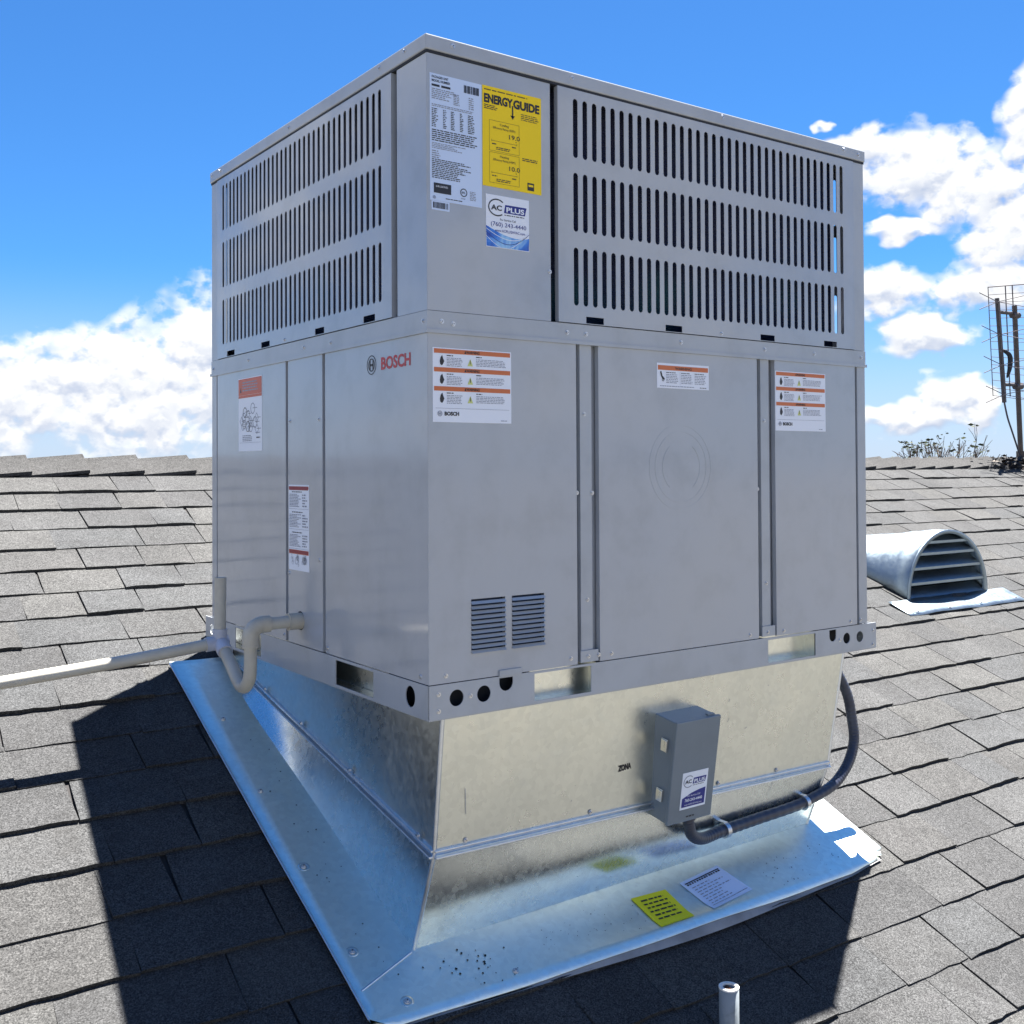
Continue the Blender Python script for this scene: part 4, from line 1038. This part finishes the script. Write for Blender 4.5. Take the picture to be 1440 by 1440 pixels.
# ------------------------------------------------------------------ half-round roof vent
vt = root('half_round_roof_vent', (3.03, .87, -.15), 'galvanized half round dormer vent with horizontal slats on the right side of the roof', 'roof vent')
VC = roof_pt(2.506, 1.018)          # middle of the front foot line
ex = (RM.to_3x3() @ Vector((1, 0, 0))).normalized(); back = Vector((-ex.y, ex.x, 0)).normalized()
VM = Matrix.Identity(4)
for i in range(3): VM[i][0] = ex[i]; VM[i][1] = back[i]; VM[i][2] = (0, 0, 1)[i]; VM[i][3] = VC[i]
VR, VH = .272, .278
def vprof(k, n, r=1.0): a = math.pi * k / n; return (-VR * r * math.cos(a), VH * r * math.sin(a) ** .92)
n = 28; LEN = .56; drop = .115
mb = MB(); vs = []
for j in range(9):
    y = LEN * j / 8
    for k in range(n + 1):
        x_, z_ = vprof(k, n); zz = z_ * (1 - .0) - drop * y * (z_ / VH) + .006 * math.sin(k * .9 + j * 1.3) * (0 < j)
        vs.append((x_, y, zz + .4167 * y * (1 - z_ / VH) - .01 * (z_ < .01)))
fs = [(j * (n + 1) + k, (j + 1) * (n + 1) + k, (j + 1) * (n + 1) + k + 1, j * (n + 1) + k + 1) for j in range(8) for k in range(n)]
mb.add(vs, fs, VM, 0, True); hd = mb.build('hood', GALV_ROUGH, vt); s2 = hd.modifiers.new('solid', 'SOLIDIFY'); s2.thickness = .002; s2.offset = -1
mb = MB(); vs = []
for (r_, y) in ((1.012, .0), (1.012, -.004), (.955, -.004), (.955, .012)):
    for k in range(n + 1): x_, z_ = vprof(k, n, r_); vs.append((x_, y, z_))
fs = [(j * (n + 1) + k, j * (n + 1) + k + 1, (j + 1) * (n + 1) + k + 1, (j + 1) * (n + 1) + k) for j in range(3) for k in range(n)]
mb.add(vs, fs, VM, 0, True); mb.build('rim', GALV_ROUGH, vt)
def halfw(z): z = max(0, min(.9999, z / VH)); return VR * .955 * math.cos(math.asin(z ** (1 / .92)))
for z in (.0, .062, .122, .18, .226):
    mb = MB(); wl_ = halfw(z + .005); wu = halfw(z + .055) if z < .2 else halfw(z + .03)
    top = .050 if z < .2 else .032
    mb.add([(-wl_, .0, z + .002), (wl_, .0, z + .002), (wl_, .0, z + .012), (-wl_, .0, z + .012), (-wu, .045, z + top), (wu, .045, z + top), (-wl_, .004, z), (wl_, .004, z)],
           [(0, 1, 2, 3), (3, 2, 5, 4), (6, 7, 1, 0), (6, 4, 5, 7)], VM)
    mb.build('slat', GALV_ROUGH, vt)
mb = MB(); pts = [vprof(k, n, .94) for k in range(n + 1)]
mb.add([(x_, .10, z_) for (x_, z_) in pts], [tuple(range(n + 1))], VM); mb.build('screen', DARK, vt)
vm = MB(); vs = []
nu, nv = 20, 4
for j in range(nv + 1):
    for i in range(nu + 1):
        u = 2.106 + .79 * i / nu; s = .908 + .112 * j / nv
        vs.append((u, s, .0135 + .002 * math.sin(u * 14) + .0015 * math.sin(u * 31)))
fs = [(j * (nu + 1) + i, j * (nu + 1) + i + 1, (j + 1) * (nu + 1) + i + 1, (j + 1) * (nu + 1) + i) for j in range(nv) for i in range(nu)]
vm.add(vs, fs, RM, 0, True); f2 = vm.build('flashing', GALV_ROUGH, vt); s3 = f2.modifiers.new('solid', 'SOLIDIFY'); s3.thickness = .0015; s3.offset = -1
for (u, s) in ((2.17, .925), (2.38, .925), (2.60, .93), (2.86, .935)): screw(vt, RM, u, s, .016, 1.3)

# ------------------------------------------------------------------ antenna on a mast by the ridge
an = root('tv_antenna', (5.985, 2.2, .42), 'tall rusty antenna mast with wire grid reflector at the right end of the ridge', 'antenna')
base = Vector((5.985, 2.19, .40)); topm = Vector((5.925, 2.19, 1.475))
mb = MB(); mb.tube([base, topm], .017, 12); mb.build('mast', MASTM, an)
bt, bb_ = Vector((5.712, 2.19, 1.507)), Vector((5.785, 2.19, .815))
mb = MB(); mb.tube([bt, bb_], .0145, 4); mb.build('boom', PLASTIC_D, an)
def on_boom(z): t = (bt.z - z) / (bt.z - bb_.z); return bt.lerp(bb_, t)
def on_mast(z): t = (z - base.z) / (topm.z - base.z); return base.lerp(topm, t)
for z in (1.415, .935):
    a = on_boom(z); b = on_mast(z + .005); mb = MB(); mb.tube([a, b + Vector((.05, 0, .003))], .012, 8); mb.tube([b - Vector((.035, .0, .012)), b + Vector((.045, 0, -.008))], .022, 8); mb.build('clamp_arm', PLASTIC_D, an)
for z in (1.475, 1.26, 1.155, 1.06, .865):
    c = on_boom(z); mb = MB(); mb.tube([c, c + Vector((-.055, -.03, -.002))], .008, 6)
    tip = c + Vector((-.05, -.03, 0))
    if z not in (1.155,):
        for s_ in (1, -1):
            mb.tube([tip, tip + Vector((-.13, .05, s_ * .055))], .0028, 5); mb.tube([tip, tip + Vector((.24, -.22, s_ * .07))], .0024, 5)
    mb.build('dipole', WIREM, an)
for s_ in (0, 1):
    mb = MB(); mb.tube([on_boom(z) + Vector((-.04 + .015 * s_, -.03, 0)) for z in (1.475, 1.26, 1.06, .865)], .002, 4); mb.build('phasing_line', WIREM, an)
g0, g1 = Vector((5.69, 2.24, 0)), Vector((6.50, 2.05, 0))
mb = MB()
for k in range(5):
    z = 1.585 - k * 0; f = (0, .185, .26, .5, 1)[k]; p = g0.lerp(g1, f); mb.tube([(p.x, p.y, 1.585 + .10 * f), (p.x + .045, p.y, .86 - .0 * f)], .0042 if k else .003, 5)
for k in range(15):
    z = 1.585 - k * .0515; mb.tube([(g0.x + .003 * k, g0.y, z), (g1.x + .003 * k, g1.y, z + .10 - .012 * k)], .0036 if k == 0 else .0020, 5)
mb.build('reflector_grid', WIREM, an)
mb = MB(); mb.tube(smooth_path([bb_, bb_ + Vector((.02, -.01, -.10)), (5.86, 2.18, .62), (5.93, 2.18, .50), (5.97, 2.18, .42)], 6), .006, 6); mb.build('cable', CONDUIT, an)
mb = MB(); mb.tube(smooth_path([on_boom(1.17), on_boom(1.13) + Vector((.05, -.03, 0)), on_boom(1.05) + Vector((.045, -.03, 0)), on_boom(.98) + Vector((.02, -.02, 0))], 6), [.006 + .012 * math.sin(math.pi * k / 18) for k in range(19)], 6); mb.build('balun', DARK, an)
mb = MB(); bz = roofz(5.985, 2.19)
mb.tube([(5.985, 2.19, bz - .05), (5.984, 2.19, bz + .06)], .03, 10); mb.build('mast_foot', MASTM, an)

# windblown leaf litter caught round the mast foot
lt = MB(); rr = random.Random(21)
for k in range(190):
    u = rr.gauss(5.72 - .5, .16) if rr.random() < .6 else rr.gauss(6.05 - .5, .10); s = rr.gauss(RIDGE_S - .10, .05)
    c = RM @ Vector((u, min(s, RIDGE_S - .01), .018 + abs(rr.gauss(0, .028)))); sz = rr.uniform(.012, .034)
    Mx = Matrix.Translation(c) @ Matrix.Rotation(rr.uniform(0, 6.3), 4, 'Z') @ Matrix.Rotation(rr.uniform(-1.3, 1.3), 4, 'X')
    lt.add([(-sz, 0, 0), (0, -sz * .45, .003), (sz, 0, 0), (0, sz * .45, .003)], [(0, 1, 2), (0, 2, 3)], Mx, rr.choice((0, 0, 0, 1)))
for k in range(30):
    c = RM @ Vector((rr.gauss(5.3, .2), RIDGE_S - .10 + rr.gauss(0, .04), .02)); dv_ = Vector((rr.uniform(-.08, .08), rr.uniform(-.05, .05), rr.uniform(0, .07)))
    lt.tube([c, c + dv_], .002, 4)
tag(lt.build('leaf_litter', [DRY, STUCCO]), 'dark dry leaves and twigs caught on the ridge at the antenna foot', 'leaf litter', kind='stuff')

# ------------------------------------------------------------------ tree behind the ridge
tr = root('tree', (17.1, 10.0, -4.7), 'sparse bare treetop with few leaves poking above the ridge on the right', 'tree')
tb = MB(); lf = MB(); rr = random.Random(9)
tb.tube([(17.1, 10, -4.7), (17.05, 10, -3.2), (17.15, 10.05, -1.9), (17.1, 10.0, -1.2)], [.14, .11, .09, .075], 10)
tips = []
def grow(p, d_, L, r, depth):
    q = p + d_ * L; mid_ = p.lerp(q, .5) + Vector((rr.uniform(-.05, .05), rr.uniform(-.05, .05), 0)) * L
    tb.tube([p, mid_, q], [r, r * .85, r * .68], 5, cap=False)
    if depth == 0:
        tips.append(q); return
    for _ in range(rr.choice((2, 2, 3)) if depth > 1 else 3):
        nd = (d_ + Vector((rr.gauss(0, .36), rr.gauss(0, .32), rr.gauss(.12, .18)))).normalized()
        grow(q, nd, L * rr.uniform(.62, .85), r * .62, depth - 1)
for k in range(7):
    a = k * 2 * math.pi / 7; d_ = Vector((.34 * math.cos(a), .25 * math.sin(a), 1)).normalized()
    grow(Vector((17.1, 10.0, -1.35)), d_, rr.uniform(.66, .80), .036, 4)
for q in tips:
    if rr.random() < .20:
        for _ in range(rr.randrange(2, 8)):
            c = q + Vector((rr.gauss(0, .05), rr.gauss(0, .05), rr.gauss(0, .05))); sz = rr.uniform(.03, .06)
            Mx = Matrix.Translation(c) @ Matrix.Rotation(rr.uniform(0, 6.3), 4, 'Z') @ Matrix.Rotation(rr.uniform(-1.4, 1.4), 4, 'X')
            lf.add([(-sz, 0, 0), (0, -sz * .5, 0), (sz, 0, 0), (0, sz * .5, 0)], [(0, 1, 2, 3)], Mx)
tb.build('trunk', BARK, tr); lf.build('crown', LEAF, tr)
